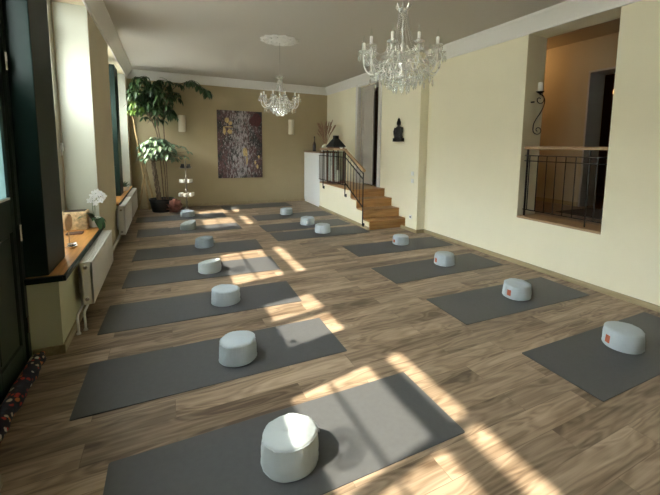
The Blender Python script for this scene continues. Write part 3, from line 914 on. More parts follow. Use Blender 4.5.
bd = thing('buddha_figure', 'black seated buddha figure hanging on the cream wall by the stairs', 'figurine', (RX - 0.055, 6.70, 1.795))
f = MB()
f.box(-0.05, 0.05, -0.195, 0.195, 0.0, 0.075)
f.ball((0, 0, 0.095), 0.055, 0.175, 0.045)
f.ball((0, 0.11, 0.10), 0.05, 0.06, 0.04); f.ball((0, -0.11, 0.10), 0.05, 0.06, 0.04)
f.lathe([(0.11, 0.08), (0.105, 0.14), (0.115, 0.22), (0.118, 0.27), (0.085, 0.31), (0.035, 0.33), (0.03, 0.345), (0.05, 0.36), (0.056, 0.395), (0.05, 0.43), (0.036, 0.45), (0.032, 0.475), (0.014, 0.50), (0.001, 0.515)], 20)
for i in range(len(f.v)):
    x, y, z = f.v[i]
    f.v[i] = (x * (0.45 if 0.15 < z < 0.345 else 0.8), y * (0.98 if 0.15 < z < 0.345 else 0.84), z * 0.985)
f.tube([(0, 0.115, 0.29), (-0.01, 0.145, 0.21), (-0.02, 0.12, 0.14), (-0.05, 0.03, 0.115)], [0.03, 0.028, 0.024, 0.02], 8)
f.tube([(0, -0.115, 0.29), (-0.01, -0.145, 0.21), (-0.02, -0.12, 0.14), (-0.05, -0.03, 0.115)], [0.03, 0.028, 0.024, 0.02], 8)
f.build('figure', M['black'], bd, smooth=True)

def plate(y, z, label, h=0.08, n=1):
    t = thing('light_switch' if 'switch' in label else 'wall_socket', label, 'switch' if 'switch' in label else 'socket', (4.32, y, z))
    MB().box(-0.009, 0, -0.04, 0.04, -0.04, 0.04).build('plate', M['socket'], t, bevel=0.003)
    if 'switch' in label:
        MB().box(-0.014, -0.009, -0.028, 0.028, -0.028, 0.028).build('rocker', M['socket'], t, bevel=0.002)
    else:
        MB().lathe([(0.022, 0), (0.022, 0.002), (0.018, 0.003)], 14).xf(Matrix.Translation((-0.009, 0, 0)) @ Matrix.Rotation(-PI / 2, 4, 'Y')).build('insert', M['raddark'], t)
plate(5.955, 1.16, 'upper white light switch on the pier')
plate(5.955, 1.015, 'lower white light switch on the pier')
plate(5.98, 0.29, 'white wall socket low on the pier by the bottom step')

# ------------------------------------------------------------------ mats
mats = [
 (0.594, 1.799, -0.007, 'grey yoga mat nearest the camera under the white cushion'),
 (0.351, 2.890, -0.014, 'grey yoga mat second from the camera on the window side'),
 (0.344, 4.001, -0.034, 'grey yoga mat third from the camera on the window side'),
 (0.426, 5.119, -0.043, 'sunlit grey yoga mat level with the near radiator end, white cushion on it'),
 (0.450, 6.232, -0.040, 'grey yoga mat on the window side under the darkest grey cushion'),
 (0.40, 7.80, 0.02, 'grey yoga mat on the window side, two rows before the plant pot'),
 (0.30, 9.21, 0.0, 'grey yoga mat just in front of the plant pot'),
 (3.440, 1.576, -0.014, 'grey yoga mat nearest the camera along the cream wall, cut by the photo edge'),
 (3.398, 2.761, -0.036, 'grey yoga mat under the wall opening'),
 (3.375, 3.963, -0.006, 'grey yoga mat by the cream wall, third from the camera'),
 (3.484, 5.127, -0.033, 'grey yoga mat in front of the pier and steps'),
 (2.62, 6.54, -0.02, 'grey yoga mat ending beside the bottom step'),
 (2.60, 7.36, 0.02, 'grey yoga mat beside the low wall, middle of three'),
 (2.68, 8.50, 0.0, 'grey yoga mat nearest the white cabinet with a cushion'),
 (2.20, 10.24, 0.02, 'grey yoga mat without cushion along the back wall'),
]
def rrect(hx, hy, r=0.012, k=4):
    out = []
    for cx_, cy_, a0 in ((hx - r, hy - r, 0), (-hx + r, hy - r, PI / 2), (-hx + r, -hy + r, PI), (hx - r, -hy + r, 3 * PI / 2)):
        for i in range(k + 1):
            a = a0 + PI / 2 * i / k
            out.append((cx_ + r * math.cos(a), cy_ + r * math.sin(a)))
    return out
m0 = MB().prism(rrect(0.915, 0.323), 2, 0.0005, 0.0055).build('yoga_mat', M['mat'], bevel=0.0015)
for i, (x, y, a, lab) in enumerate(mats):
    o = m0 if i == 0 else m0.copy()
    if i: COL.objects.link(o)
    o.location = (x, y, 0); o.rotation_euler = (0, 0, a)
    tag(o, lab, 'yoga mat', 'grey yoga mats on the floor')

# ------------------------------------------------------------------ cushions
def make_cushion(seed, R, H, m, label, loc, rz, tagm=None, tagang=0.0, squash=0.0, handle=None, tilt=0.0, bulge=0.025):
    t = thing('meditation_cushion', label, 'cushion', loc, rz, group='round meditation cushions')
    if tilt: t.rotation_euler = (0, tilt, rz)
    rnd = random.Random(seed)
    ph = [rnd.uniform(0, 2 * PI) for _ in range(6)]
    n = 96
    prof = [(0.001, 0.0), (R * 0.6, 0.0), (R * 0.92, 0.001), (R * 0.985, 0.006), (R * 1.0, 0.016)]
    for k in range(1, 9):
        u = k / 9
        prof.append((R * (1.0 - 0.055 * u + bulge * math.sin(PI * u)), 0.016 + (H - 0.026) * u))
    prof += [(R * 0.945, H - 0.009), (R * 0.935, H - 0.001), (R * 0.90, H + 0.006), (R * 0.8, H + 0.012), (R * 0.62, H + 0.017), (R * 0.42, H + 0.020), (R * 0.22, H + 0.021), (0.001, H + 0.021)]
    def fn(r, z, a):
        e = min(1, r / R)
        side = math.exp(-((z - H * 0.8) / (H * 0.28)) ** 2)
        wr_ = 0.0016 * math.sin(31 * a + ph[0] + 4 * math.sin(3 * a)) * side * e
        wr_ += 0.0016 * math.sin(5 * a + ph[1]) * math.sin(z / H * 5 + ph[2]) * e
        wr_ += 0.005 * noise.noise(Vector((math.cos(a) * 3.0 + seed, math.sin(a) * 3.0, z * 16))) * e * min(1, z / 0.03)
        cr = noise.noise(Vector((math.cos(a) * 5 + seed, math.sin(a) * 5 + z * 14, z * 9)))
        wr_ -= 0.003 * max(0, 1 - abs(cr) * 6) * e * min(1, z / 0.03)
        dz = 0
        if z > H * 0.93:
            dz = 0.006 * noise.noise(Vector((math.cos(a) * r * 16 + seed, math.sin(a) * r * 16, 3.3))) + 0.0015 * math.sin(31 * a + ph[0]) * (e ** 3) * (e < 0.97)
            dz -= squash * (1 - e * e) * 0.03
        lean = squash * 0.02 * math.cos(a + ph[3]) * (z / H)
        return r + wr_, z + dz + (lean * (z / H))
    MB().lathe(prof, n, fn=fn).build('cover', m, t, smooth=True)
    # two piped seams
    for z, rr in ((0.014, R * 1.0), (H - 0.006, R * 0.945)):
        pts = []
        for k in range(n + 1):
            a = 2 * PI * k / n
            q, zz = fn(rr, z, a)
            pts.append(((q + 0.001) * math.cos(a), (q + 0.001) * math.sin(a), zz))
        MB().tube(pts, 0.0022, 5, caps=False).build('piping', m, t, smooth=True)
    if tagm:
        b = MB()
        def arc(a0, a1, z0, z1, off, th):
            vs = []
            K = 6
            for i in range(K + 1):
                a = a0 + (a1 - a0) * i / K
                for z in (z0, z1):
                    q = max(fn(R * (1.0 - 0.055 * (z - 0.016) / (H - 0.026) + bulge * math.sin(PI * max(0, (z - 0.016) / (H - 0.026)))), z, a)[0] + off, 0)
                    vs += [((q) * math.cos(a), q * math.sin(a), z), ((q + th) * math.cos(a), (q + th) * math.sin(a), z)]
            fs = []
            for i in range(K):
                o = i * 4
                fs += [(o, o + 4, o + 6, o + 2), (o + 1, o + 3, o + 7, o + 5), (o, o + 1, o + 5, o + 4), (o + 2, o + 6, o + 7, o + 3)]
            fs += [(0, 2, 3, 1), (K * 4, K * 4 + 1, K * 4 + 3, K * 4 + 2)]
            return vs, fs
        hw = 0.030 / R
        b.add(*arc(tagang - hw * 1.9, tagang + hw * 1.3, 0.022, H - 0.02, 0.002, 0.002)); b.build('patch', m, t)
        b = MB(); b.add(*arc(tagang - hw, tagang + hw * 0.5, 0.042, H - 0.045, 0.005, 0.002)); b.build('tag', tagm, t)
    if handle is not None:
        a = handle
        c, s = math.cos(a), math.sin(a)
        px, py = -s, c
        pts = []
        for k in range(9):
            u = k / 8 * 2 - 1
            q = R * 1.03 + 0.018 * (1 - u * u)
            pts.append((q * c + px * u * 0.05, q * s + py * u * 0.05, H * 0.62 - 0.012 * (1 - u * u)))
        MB().tube(pts, 0.006, 6).build('strap', m, t, smooth=True)
    return t
cw, cg, cc = M['cushion_white'], M['cushion_grey'], M['cushion']
def C(*a, **k): return make_cushion(*a, **k)
Rr = 0.145
zc = 0.0055
A_ = math.radians
C(1, 0.149, 0.163, cw, 'tall white cushion nearest the camera with creased sides', (0.53, 1.738, zc), 0.3, squash=0.5, handle=0.0)
C(2, 0.140, 0.155, cc, 'pale blue cushion on the second mat from the camera, shadow beside it', (0.448, 2.83, zc), 0.6)
C(3, 0.145, 0.145, cc, 'pale blue cushion on the third mat from the camera by the radiator', (0.515, 3.965, zc), 1.1, squash=0.4)
C(4, 0.142, 0.135, cw, 'bright white cushion with a dented top in sunlight', (0.465, 5.06, zc), 0.2, squash=1.0)
C(5, 0.142, 0.140, cg, 'darkest grey cushion, on the fifth mat of the window side', (0.515, 6.37, zc), 0.0, squash=0.4, handle=A_(-25))
C(6, 0.145, 0.135, cw, 'white cushion with a sagging pleated side near the back left', (0.35, 7.85, zc), 2.0, squash=1.6)
C(7, 0.150, 0.125, cc, 'pale cushion in front of the tiered stand and plant pot', (0.41, 9.27, zc), 0.4)
C(8, 0.150, 0.150, cc, 'pale blue cushion with rust tag nearest the camera along the cream wall', (3.415, 1.61, zc), 0.0, tagm=M['tag'], tagang=A_(165))
C(9, 0.150, 0.150, cc, 'pale blue cushion with rust tag under the wall opening', (3.485, 2.745, zc), 0.0, tagm=M['tag'], tagang=A_(190), squash=0.3)
C(10, 0.143, 0.145, cc, 'pale blue cushion with rust tag by the cream wall, third from the camera', (3.52, 4.015, zc), 0.0, tagm=M['tag'], tagang=A_(178))
C(11, 0.140, 0.135, cc, 'pale blue cushion with rust tag in front of the pier and steps', (3.58, 5.22, zc), 0.0, tagm=M['tag'], tagang=A_(187))
C(12, 0.150, 0.145, cc, 'pale cushion nearest the bottom step in the middle group', (2.67, 6.57, zc), 0.7)
C(13, 0.150, 0.145, cc, 'pale cushion of the middle group between two others', (2.65, 7.38, zc), 0.2, tagm=M['tagwhite'], tagang=A_(240))
C(14, 0.150, 0.140, cc, 'pale cushion of the middle group farthest back, left of the cabinet', (2.58, 8.71, zc), 1.4)

# ------------------------------------------------------------------ chandeliers
def drop(b, x, y, z, L_, r, n=6):
    b.add([(x, y, z)] + [(x + r * 0.6 * math.cos(2 * PI * k / n), y + r * 0.6 * math.sin(2 * PI * k / n), z - L_ * 0.25) for k in range(n)]
          + [(x + r * math.cos(2 * PI * k / n), y + r * math.sin(2 * PI * k / n), z - L_ * 0.68) for k in range(n)] + [(x, y, z - L_)],
          [(0, 1 + (k + 1) % n, 1 + k) for k in range(n)] + [(1 + k, 1 + (k + 1) % n, n + 1 + (k + 1) % n, n + 1 + k) for k in range(n)] + [(n + 1 + k, n + 1 + (k + 1) % n, 2 * n + 1) for k in range(n)])
def gem(b, p, r):
    x, y, z = p
    b.add([(x + r, y, z), (x - r, y, z), (x, y + r, z), (x, y - r, z), (x, y, z + r), (x, y, z - r)],
          [(0, 2, 4), (2, 1, 4), (1, 3, 4), (3, 0, 4), (2, 0, 5), (1, 2, 5), (3, 1, 5), (0, 3, 5)])
def make_chandelier(label, loc, ceil):
    t = thing('chandelier', label, 'chandelier', loc, 0.12)
    A = 10
    R = 0.318
    # heights relative to arm cup level z=0 ; crown at 0.42
    col = MB().lathe([(0.003, 0.42), (0.006, 0.40), (0.008, 0.36), (0.006, 0.33), (0.006, 0.24), (0.016, 0.21), (0.007, 0.18), (0.009, 0.12), (0.022, 0.08), (0.010, 0.05), (0.018, 0.0), (0.035, -0.04), (0.03, -0.09), (0.02, -0.12), (0.03, -0.18), (0.012, -0.22), (0.016, -0.24), (0.002, -0.26)], 14)
    col.build('column', M['crystal'], t, smooth=True)
    crown = MB().lathe([(0.034, 0.345), (0.044, 0.36), (0.046, 0.365), (0.034, 0.36)], 16)
    for k in range(8):
        a = 2 * PI * k / 8
        x, y = 0.044 * math.cos(a), 0.044 * math.sin(a)
        crown.tube([(x, y, 0.36), (x * 1.3, y * 1.3, 0.38), (x * 1.5, y * 1.5, 0.405)], [0.006, 0.008, 0.002], 5)
    crown.build('crown', M['crystal'], t, smooth=True)
    MB().tube([(0, 0, 0.41), (0, 0, ceil)], 0.005, 8).build('hanging_rod', M['chrome'], t, smooth=True)
    MB().lathe([(0.05, ceil), (0.045, ceil - 0.03), (0.01, ceil - 0.05)], 16).build('ceiling_cup', M['white'], t, smooth=True)
    def strand(p0, p1, sag, nb, r, parent=t, name='bead_strand'):
        b = MB()
        for i in range(nb):
            u = i / (nb - 1)
            p = Vector(p0).lerp(Vector(p1), u); p.z -= sag * 4 * u * (1 - u)
            gem(b, p, r)
        return b.build(name, M['crystal'], parent)
    for k in range(16):
        a = 2 * PI * k / 16
        c, s = math.cos(a), math.sin(a)
        b = MB()
        nb = 28
        for i in range(nb):
            u = i / (nb - 1)
            rr = 0.036 + 0.14 * u ** 1.9
            gem(b, (rr * c, rr * s, 0.35 - 0.39 * u), 0.0056)
        b.build('bead_strand', M['crystal'], t)
    # arms
    for k in range(A):
        a = 2 * PI * k / A
        c, s = math.cos(a), math.sin(a)
        P2 = [(0.02, -0.06), (0.06, 0.00), (0.11, 0.0), (0.155, -0.06), (0.20, -0.135), (0.26, -0.16), (0.305, -0.11), (0.318, -0.03), (0.318, 0.02)]
        pts = [(r * c, r * s, z) for r, z in sm(P2, 5)]
        arm = MB().tube(pts, 0.0062, 7).build('arm', M['arm'], t, smooth=True)
        cup = MB().lathe([(0.010, 0.010), (0.018, 0.016), (0.040, 0.028), (0.043, 0.033), (0.018, 0.022), (0.015, 0.036)], 12, c=(R * c, R * s, 0))
        cup.build('drip_cup', M['crystal'], arm, smooth=True)
        MB().lathe([(0.0125, 0.03), (0.0125, 0.095), (0.010, 0.098)], 10, c=(R * c, R * s, 0)).build('candle_sleeve', M['candle'], arm, smooth=True)
        MB().lathe([(0.005, 0.098), (0.011, 0.108), (0.012, 0.118), (0.008, 0.135), (0.003, 0.155), (0.001, 0.16)], 10, c=(R * c, R * s, 0)).build('bulb', M['bulb'], arm, smooth=True)
        for j in range(7):
            aj = 2 * PI * j / 7 + a
            x, y = R * c + 0.042 * math.cos(aj), R * s + 0.042 * math.sin(aj)
            b = MB(); gem(b, (x, y, 0.022), 0.005); gem(b, (x, y, 0.010), 0.005)
            drop(b, x, y, 0.003, 0.055, 0.008)
            b.build('crystal_drop', M['crystal'], arm)
        a2 = 2 * PI * (k + 1) / A
        strand((R * c, R * s, 0.02), (R * math.cos(a2), R * math.sin(a2), 0.02), 0.07, 18, 0.0060)
        strand((R * c, R * s, -0.06), (R * math.cos(a2), R * math.sin(a2), -0.06), 0.06, 18, 0.0055)
        strand((R * c, R * s, 0.02), (0.17 * c, 0.17 * s, -0.03), 0.08, 16, 0.0060)
        strand((0.26 * c, 0.26 * s, -0.16), (0.215 * math.cos((a + a2) / 2), 0.215 * math.sin((a + a2) / 2), -0.10), 0.05, 12, 0.0055)
        b = MB(); gem(b, (0.26 * c, 0.26 * s, -0.175), 0.007); drop(b, 0.26 * c, 0.26 * s, -0.183, 0.07, 0.010)
        b.build('crystal_drop', M['crystal'], arm)
    # inner short arms with glass leaves / plates
    for k in range(5):
        a = 2 * PI * (k + 0.5) / 5
        c, s = math.cos(a), math.sin(a)
        P2 = [(0.02, 0.0), (0.08, 0.05), (0.13, 0.02), (0.17, -0.05)]
        o = MB().tube([(r * c, r * s, z) for r, z in sm(P2, 5)], 0.006, 6).build('inner_arm', M['arm'], t, smooth=True)
        MB().lathe([(0.006, -0.06), (0.040, -0.044), (0.046, -0.040), (0.006, -0.048)], 12, c=(0.17 * c, 0.17 * s, 0)).build('drip_cup', M['arm'], o, smooth=True)
    # basket: rings and tiers of drops
    tiers = [(0.215, -0.10, 26), (0.17, -0.15, 20), (0.12, -0.19, 14), (0.065, -0.225, 8)]
    for rr, z, cnt in tiers:
        MB().tube([(rr * math.cos(2 * PI * k / 40), rr * math.sin(2 * PI * k / 40), z) for k in range(41)], 0.004, 5, caps=False).build('ring', M['arm'], t, smooth=True)
        for k in range(cnt):
            a = 2 * PI * (k + 0.3 * (cnt % 4)) / cnt
            x, y = rr * math.cos(a), rr * math.sin(a)
            b = MB(); gem(b, (x, y, z - 0.008), 0.007); drop(b, x, y, z - 0.016, 0.072, 0.010)
            b.build('crystal_drop', M['crystal'], t)
    for i in range(len(tiers) - 1):
        (ra, za, ca), (rb, zb, cb2) = tiers[i], tiers[i + 1]
        for k in range(12):
            a = 2 * PI * k / 12
            strand((ra * math.cos(a), ra * math.sin(a), za), (rb * math.cos(a), rb * math.sin(a), zb), 0.02, 8, 0.0065)
    for k in range(12):
        a = 2 * PI * k / 12
        strand((0.175 * math.cos(a), 0.175 * math.sin(a), -0.04), (0.215 * math.cos(a), 0.215 * math.sin(a), -0.10), 0.01, 12, 0.0065)
    return t
ch1 = make_chandelier('large crystal chandelier at the top of the picture, nearer the camera', (1.775, 2.65, 2.415), CZ - 2.415)
ch2 = dup(ch1, 'smaller crystal chandelier farther away hanging under the ceiling rosette', (1.80, 6.42, 2.465), 0.3)
ch2.scale = (1.0, 1.0, (CZ - 2.465) / (CZ - 2.415))
rs_ = thing('ceiling_rosette', 'white moulded plaster rosette above the smaller chandelier', 'ceiling rosette', (1.80, 6.42, CZ))
def rf(r, z, a): return r * (1 + 0.06 * math.cos(12 * a) * (r > 0.2)), z
MB().lathe([(0.31, 0.0), (0.315, -0.012), (0.27, -0.03), (0.25, -0.018), (0.20, -0.022), (0.15, -0.045), (0.12, -0.03), (0.07, -0.05), (0.05, -0.035), (0.001, -0.035)], 72, fn=rf).build('moulding', M['cornice'], rs_, smooth=True)
for k in range(12):
    a = 2 * PI * k / 12
    MB().ball((0.22 * math.cos(a), 0.22 * math.sin(a), -0.025), 0.04, 0.025, 0.014, 10, 6).build('leaf_boss', M['cornice'], rs_, smooth=True)

# ------------------------------------------------------------------ plants
def leaflet(b, base, dirv, L_, wd, droop):
    d_ = Vector(dirv).normalized()
    side = d_.cross(Vector((0, 0, 1)))
    side = side.normalized() if side.length > 1e-3 else Vector((1, 0, 0))
    pts = []
    p = Vector(base)
    K = 4
    ws = [0.12, 0.8, 1.0, 0.62, 0.03]
    vs = []
    dd = d_.copy()
    for i in range(K + 1):
        wv = ws[i] * wd
        up2 = side.cross(dd).normalized()
        vs += [p - side * wv + up2 * wv * 0.25, p, p + side * wv + up2 * wv * 0.25]
        dd = (dd + Vector((0, 0, -droop / K))).normalized()
        p = p + dd * (L_ / K)
    fs = []
    for i in range(K):
        o = i * 3
        fs += [(o, o + 1, o + 4, o + 3), (o + 1, o + 2, o + 5, o + 4)]
    b.add(vs, fs)
def palmate(b, bs, p, axis, n, L_, wd, droop, rnd):
    ax = Vector(axis).normalized()
    q = ax.orthogonal().normalized(); q2 = ax.cross(q)
    for k in range(n):
        a = 2 * PI * k / n + rnd.uniform(-.2, .2)
        dv = (q * math.cos(a) + q2 * math.sin(a)) * 0.95 + ax * rnd.uniform(-0.15, 0.35)
        leaflet(b, p, dv, L_ * rnd.uniform(0.75, 1.1), wd * rnd.uniform(.8, 1.1), droop * rnd.uniform(0.6, 1.3))
PX, PY = -0.11, 10.24
pot = thing('plant_pot', 'large charcoal plant pot on the floor in the back left corner', 'plant pot', (PX, PY, 0))
MB().lathe([(0.21, 0.0), (0.225, 0.01), (0.27, 0.27), (0.29, 0.28), (0.29, 0.325), (0.27, 0.325), (0.26, 0.28)], 36).build('pot_body', M['pot'], pot, smooth=True)
MB().lathe([(0.001, 0.285), (0.24, 0.285), (0.262, 0.282), (0.262, 0.26), (0.001, 0.26)], 30, closed=False).build('soil', M['soil'], pot)
rnd = random.Random(11)
# braided money tree
mt = thing('money_tree', 'pale green money tree with a braided trunk in the charcoal pot', 'plant', (PX, PY, 0.285))
tb = MB()
for s_ in range(3):
    pts = []
    for i in range(40):
        u = i / 39
        a = u * 4.2 * PI + s_ * 2 * PI / 3
        pts.append((-0.06 - 0.10 * u + 0.035 * math.cos(a), 0.035 * math.sin(a), u * 0.92))
    tb.tube(pts, [0.028 - 0.008 * i / 39 for i in range(40)], 8)
tb.build('braided_trunk', M['bark'], mt, smooth=True)
fl = MB(); stm = MB()
top = Vector((-0.16, 0, 0.92))
for k in range(64):
    th = rnd.uniform(0, 2 * PI); ph_ = rnd.uniform(-0.5, 1.3)
    rr = rnd.uniform(0.16, 0.42)
    e = top + Vector((0.16 + math.cos(th) * math.cos(ph_) * rr * 1.1, math.sin(th) * math.cos(ph_) * rr * 0.8, 0.22 + math.sin(ph_) * rr * 1.0))
    if e.y > 0.36: e.y = 0.3
    stm.tube([top, top.lerp(e, 0.5) + Vector((0, 0, 0.05)), e], 0.004, 5)
    palmate(fl, stm, e, (math.cos(th) * 0.4, math.sin(th) * 0.4, 1), rnd.choice((5, 6)), 0.22, 0.040, rnd.uniform(0.9, 1.9), rnd)
for e in (Vector((0.62, -0.12, 1.20)), Vector((0.55, -0.1, 1.08)), Vector((0.50, -0.05, 1.32))):
    stm.tube([top, top.lerp(e, 0.5) + Vector((0, 0, 0.08)), e], 0.004, 5)
    palmate(fl, stm, e, (0.4, 0, 1), 5, 0.17, 0.03, 0.9, rnd)
stm.build('stems', M['bark'], mt, smooth=True); fl.build('foliage', M['leafpale'], mt)
# tall umbrella plant
tp = thing('umbrella_tree', 'tall dark green umbrella tree spreading under the ceiling by the window', 'plant', (PX, PY, 0.285))
tb = MB()
trunks = [[(0.09, 0.04, 0), (0.08, 0.05, 0.7), (0.02, 0.04, 1.4), (-0.06, 0.0, 2.0), (-0.10, 0, 2.5)],
          [(0.13, 0.02, 0), (0.12, 0.03, 0.9), (0.10, 0.04, 1.6), (0.10, -0.02, 2.1), (0.2, -0.05, 2.6)],
          [(0.04, 0.09, 0), (0.0, 0.08, 0.9), (-0.05, 0.06, 1.6), (-0.22, -0.05, 2.1), (-0.40, -0.10, 2.45)]]
for tr in trunks:
    q = [tuple(v) for v in tr]
    tb.tube(sm(q, 5), 0.012, 7)
arch = sm([(0.2, -0.05, 2.55), (0.42, -0.1, 2.78), (0.72, -0.15, 2.90), (0.98, -0.2, 2.78), (1.10, -0.2, 2.68)], 5)
tb.tube(arch, [0.010 - 0.007 * i / (len(arch) - 1) for i in range(len(arch))], 6)
tb.build('trunk', M['bark'], tp, smooth=True)
fl = MB(); stm = MB(); lime = MB()
def canopy(cx_, cy_, cz_, rx, ry, rz, n_, target, L_=0.20, wd=0.034, dr=1.3):
    for k in range(n_):
        while True:
            p = Vector((rnd.uniform(-1, 1), rnd.uniform(-1, 1), rnd.uniform(-1, 1)))
            if 0.25 < p.length < 1: break
        e = Vector((cx_ + p.x * rx, cy_ + p.y * ry, cz_ + p.z * rz))
        if e.y > 0.42: e.y = 0.40
        if e.z > 3.02: e.z = 3.0
        if e.x < -0.58: e.x = -0.56
        o = Vector((cx_ * 0.6, cy_ * 0.6, cz_ - 0.1))
        stm.tube([o, o.lerp(e, 0.6) + Vector((0, 0, 0.06)), e], 0.0035, 4)
        palmate(target, stm, e, (p.x * 0.9, p.y * 0.9, rnd.uniform(0.3, 1)), rnd.choice((6, 7)), L_ * rnd.uniform(0.8, 1.25), wd, dr * rnd.uniform(0.9, 1.7), rnd)
canopy(-0.30, -0.05, 2.55, 0.42, 0.38, 0.42, 62, fl)
canopy(0.08, -0.05, 2.52, 0.40, 0.35, 0.42, 54, fl)
canopy(-0.05, -0.05, 2.12, 0.42, 0.28, 0.20, 24, fl)
canopy(-0.46, -0.22, 2.15, 0.14, 0.15, 0.22, 9, lime, 0.17)
for i in range(6, len(arch), 1):
    if rnd.random() < 0.75:
        palmate(fl, stm, Vector(arch[i]) + Vector((0, rnd.uniform(-.06, .06), rnd.uniform(-0.02, 0.03))), (rnd.uniform(-0.5, 0.7), rnd.uniform(-0.5, 0.5), 1), 6, 0.23, 0.042, 1.9, rnd)
stm.build('stems', M['bark'], tp, smooth=True); fl.build('foliage', M['leafdark'], tp); lime.build('young_foliage', M['leaflime'], tp)['label'] = 'bright lime green young leaves'

def pole(p0, p1, label, r=0.021):
    P0, P1 = Vector(p0), Vector(p1)
    b = MB(); pts = []; rs2 = []
    K = 24
    for i in range(K + 1):
        pts.append(tuple(P0.lerp(P1, i / K) - P0)); rs2.append(r * (1.14 if i % 4 == 0 else 1.0))
    b.tube(pts, rs2, 10)
    o = b.build('bamboo_pole', M['bamboo'], smooth=True, loc=tuple(P0))
    tag(o, label, 'bamboo pole', 'bamboo poles in the corner')
pole((-0.40, 10.52, 0.021), (-0.66, 10.34, 2.35), 'longest bamboo pole leaning up into the leaves')
pole((-0.64, 10.55, 0.02), (-0.41, 10.44, 1.28), 'short bamboo pole crossing the longest one, foot toward the window')
pole((-0.27, 10.58, 0.02), (-0.50, 10.50, 1.30), 'thick short bamboo pole leaning behind the pot', 0.026)

# copper ball ornament
cbm = thing('copper_ornament', 'round copper coloured petal ornament on the floor beside the pot', 'ornament', (0.165, 9.80, 0.005))
MB().ball((0, 0, 0.165), 0.13, 0.13, 0.14, 18, 12).build('core', M['copper'], cbm, smooth=True)
def petal(th, ph_, R_, s_):
    b = MB()
    vs = []
    prf = [(0.0, 0.0), (0.55, 0.35), (0.8, 0.75), (0.6, 1.1), (0.0, 1.3)]
    for w_, l_ in prf:
        for sg in (-1, 0, 1):
            vs.append((sg * w_ * s_, -0.012 * (1 - abs(sg)) - 0.02 * l_ * l_, l_ * s_))
    fs = []
    for i in range(len(prf) - 1):
        o = i * 3
        fs += [(o, o + 1, o + 4, o + 3), (o + 1, o + 2, o + 5, o + 4)]
    b.add(vs, fs)
    b.xf(Matrix.Translation((0, 0, 0.165)) @ Matrix.Rotation(th, 4, 'Z') @ Matrix.Rotation(ph_, 4, 'X') @ Matrix.Translation((0, -R_, 0)))
    return b
for rr_, cnt in ((0.2, 6), (0.75, 9), (-0.4, 9), (1.2, 6), (-0.9, 6)):
    for k in range(cnt):
        petal(2 * PI * (k + rr_) / cnt, rr_, 0.135, 0.075).build('petal', M['copper'], cbm, smooth=True)

# tiered stand
ts = thing('tiered_stand', 'slim three tier silver candle stand beside the plants', 'stand', (0.43, 10.02, 0))
MB().lathe([(0.13, 0.0), (0.13, 0.02), (0.06, 0.05), (0.02, 0.08)], 24).build('base', M['stone'], ts, smooth=True)
MB().lathe([(0.05, 0.05), (0.024, 0.09), (0.018, 0.2), (0.038, 0.23), (0.018, 0.26), (0.018, 0.34), (0.03, 0.36), (0.018, 0.42), (0.016, 0.5), (0.036, 0.54), (0.018, 0.58), (0.016, 0.82), (0.034, 0.86), (0.016, 0.9), (0.014, 1.06), (0.028, 1.12), (0.012, 1.18), (0.018, 1.22), (0.002, 1.28)], 14).build('pole', M['silver'], ts, smooth=True)
tz = (0.38, 0.72, 1.08)
for z, r in zip(tz, (0.19, 0.165, 0.15)):
    MB().lathe([(0.012, z - 0.012), (r * 0.8, z - 0.006), (r, z + 0.006), (r, z + 0.012), (r * 0.8, z), (0.012, z - 0.004)], 24, closed=False).build('tray', M['silver'], ts, smooth=True)
k_ = 0
cup0 = None
for z, r, cnt, nm in ((tz[0], 0.15, 6, 'lowest'), (tz[1], 0.12, 5, 'middle')):
    for k in range(cnt):
        a = 2 * PI * k / cnt + 0.3
        loc = (0.43 + r * math.cos(a) * 0.95, 10.02 + r * math.sin(a) * 0.95, z + 0.001)
        lab = 'white tealight cup on the %s tray of the silver stand' % nm
        if cup0 is None:
            cup0 = thing('tealight_cup', lab, 'candle holder', loc, 0, 'white cups on the tiered stand')
            MB().lathe([(0.026, 0), (0.040, 0.014), (0.046, 0.085), (0.041, 0.083), (0.032, 0.02), (0.002, 0.015)], 14).build('cup', M['white'], cup0, smooth=True)
            MB().lathe([(0.018, 0.018), (0.018, 0.05), (0.002, 0.052)], 10).build('tealight', M['candle'], cup0, smooth=True)
        else:
            c = dup(cup0, lab, loc, group='white cups on the tiered stand')
        k_ += 1
for k in range(4):
    a = 2 * PI * k / 4 + 0.5
    b = MB().lathe([(0.03, 0), (0.036, 0.04), (0.018, 0.075), (0.022, 0.095), (0.002, 0.105)], 12)
    tag(b.build('dark_figurine', M['black'], smooth=True, loc=(0.43 + 0.10 * math.cos(a), 10.02 + 0.10 * math.sin(a), tz[2] + 0.002)), 'small dark figurine on the top tray of the silver stand', 'figurine', 'dark figurines on the top tray')

# ------------------------------------------------------------------ things on the near sill
SZT = 0.637
# disc on a thin stand
ds = thing('wooden_disc_stand', 'upright wooden disc on a thin stick beside the green post', 'ornament', (-0.862, 4.40, SZT))
MB().lathe([(0.036, 0), (0.036, 0.008), (0.008, 0.012)], 16).build('foot', M['turned'], ds, smooth=True)
MB().tube([(0, 0, 0.01), (0, 0, 0.168)], 0.004, 8).build('stick', M['turned'], ds, smooth=True)
MB().lathe([(0.001, -0.010), (0.078, -0.010), (0.085, 0.0), (0.078, 0.010), (0.001, 0.010)], 28).xf(Matrix.Translation((0, 0, 0.25)) @ Matrix.Rotation(-0.12, 4, 'Z') @ Matrix.Rotation(PI / 2, 4, 'Y')).build('disc', M['turned'], ds, smooth=True)
bl = thing('silver_bowls', 'two small stacked silver bowls near the front of the sill', 'bowls', (-0.83, 4.34, SZT))
MB().lathe([(0.018, 0), (0.036, 0.012), (0.043, 0.03), (0.038, 0.028), (0.02, 0.012), (0.002, 0.01)], 20).build('lower_bowl', M['chrome'], bl, smooth=True)
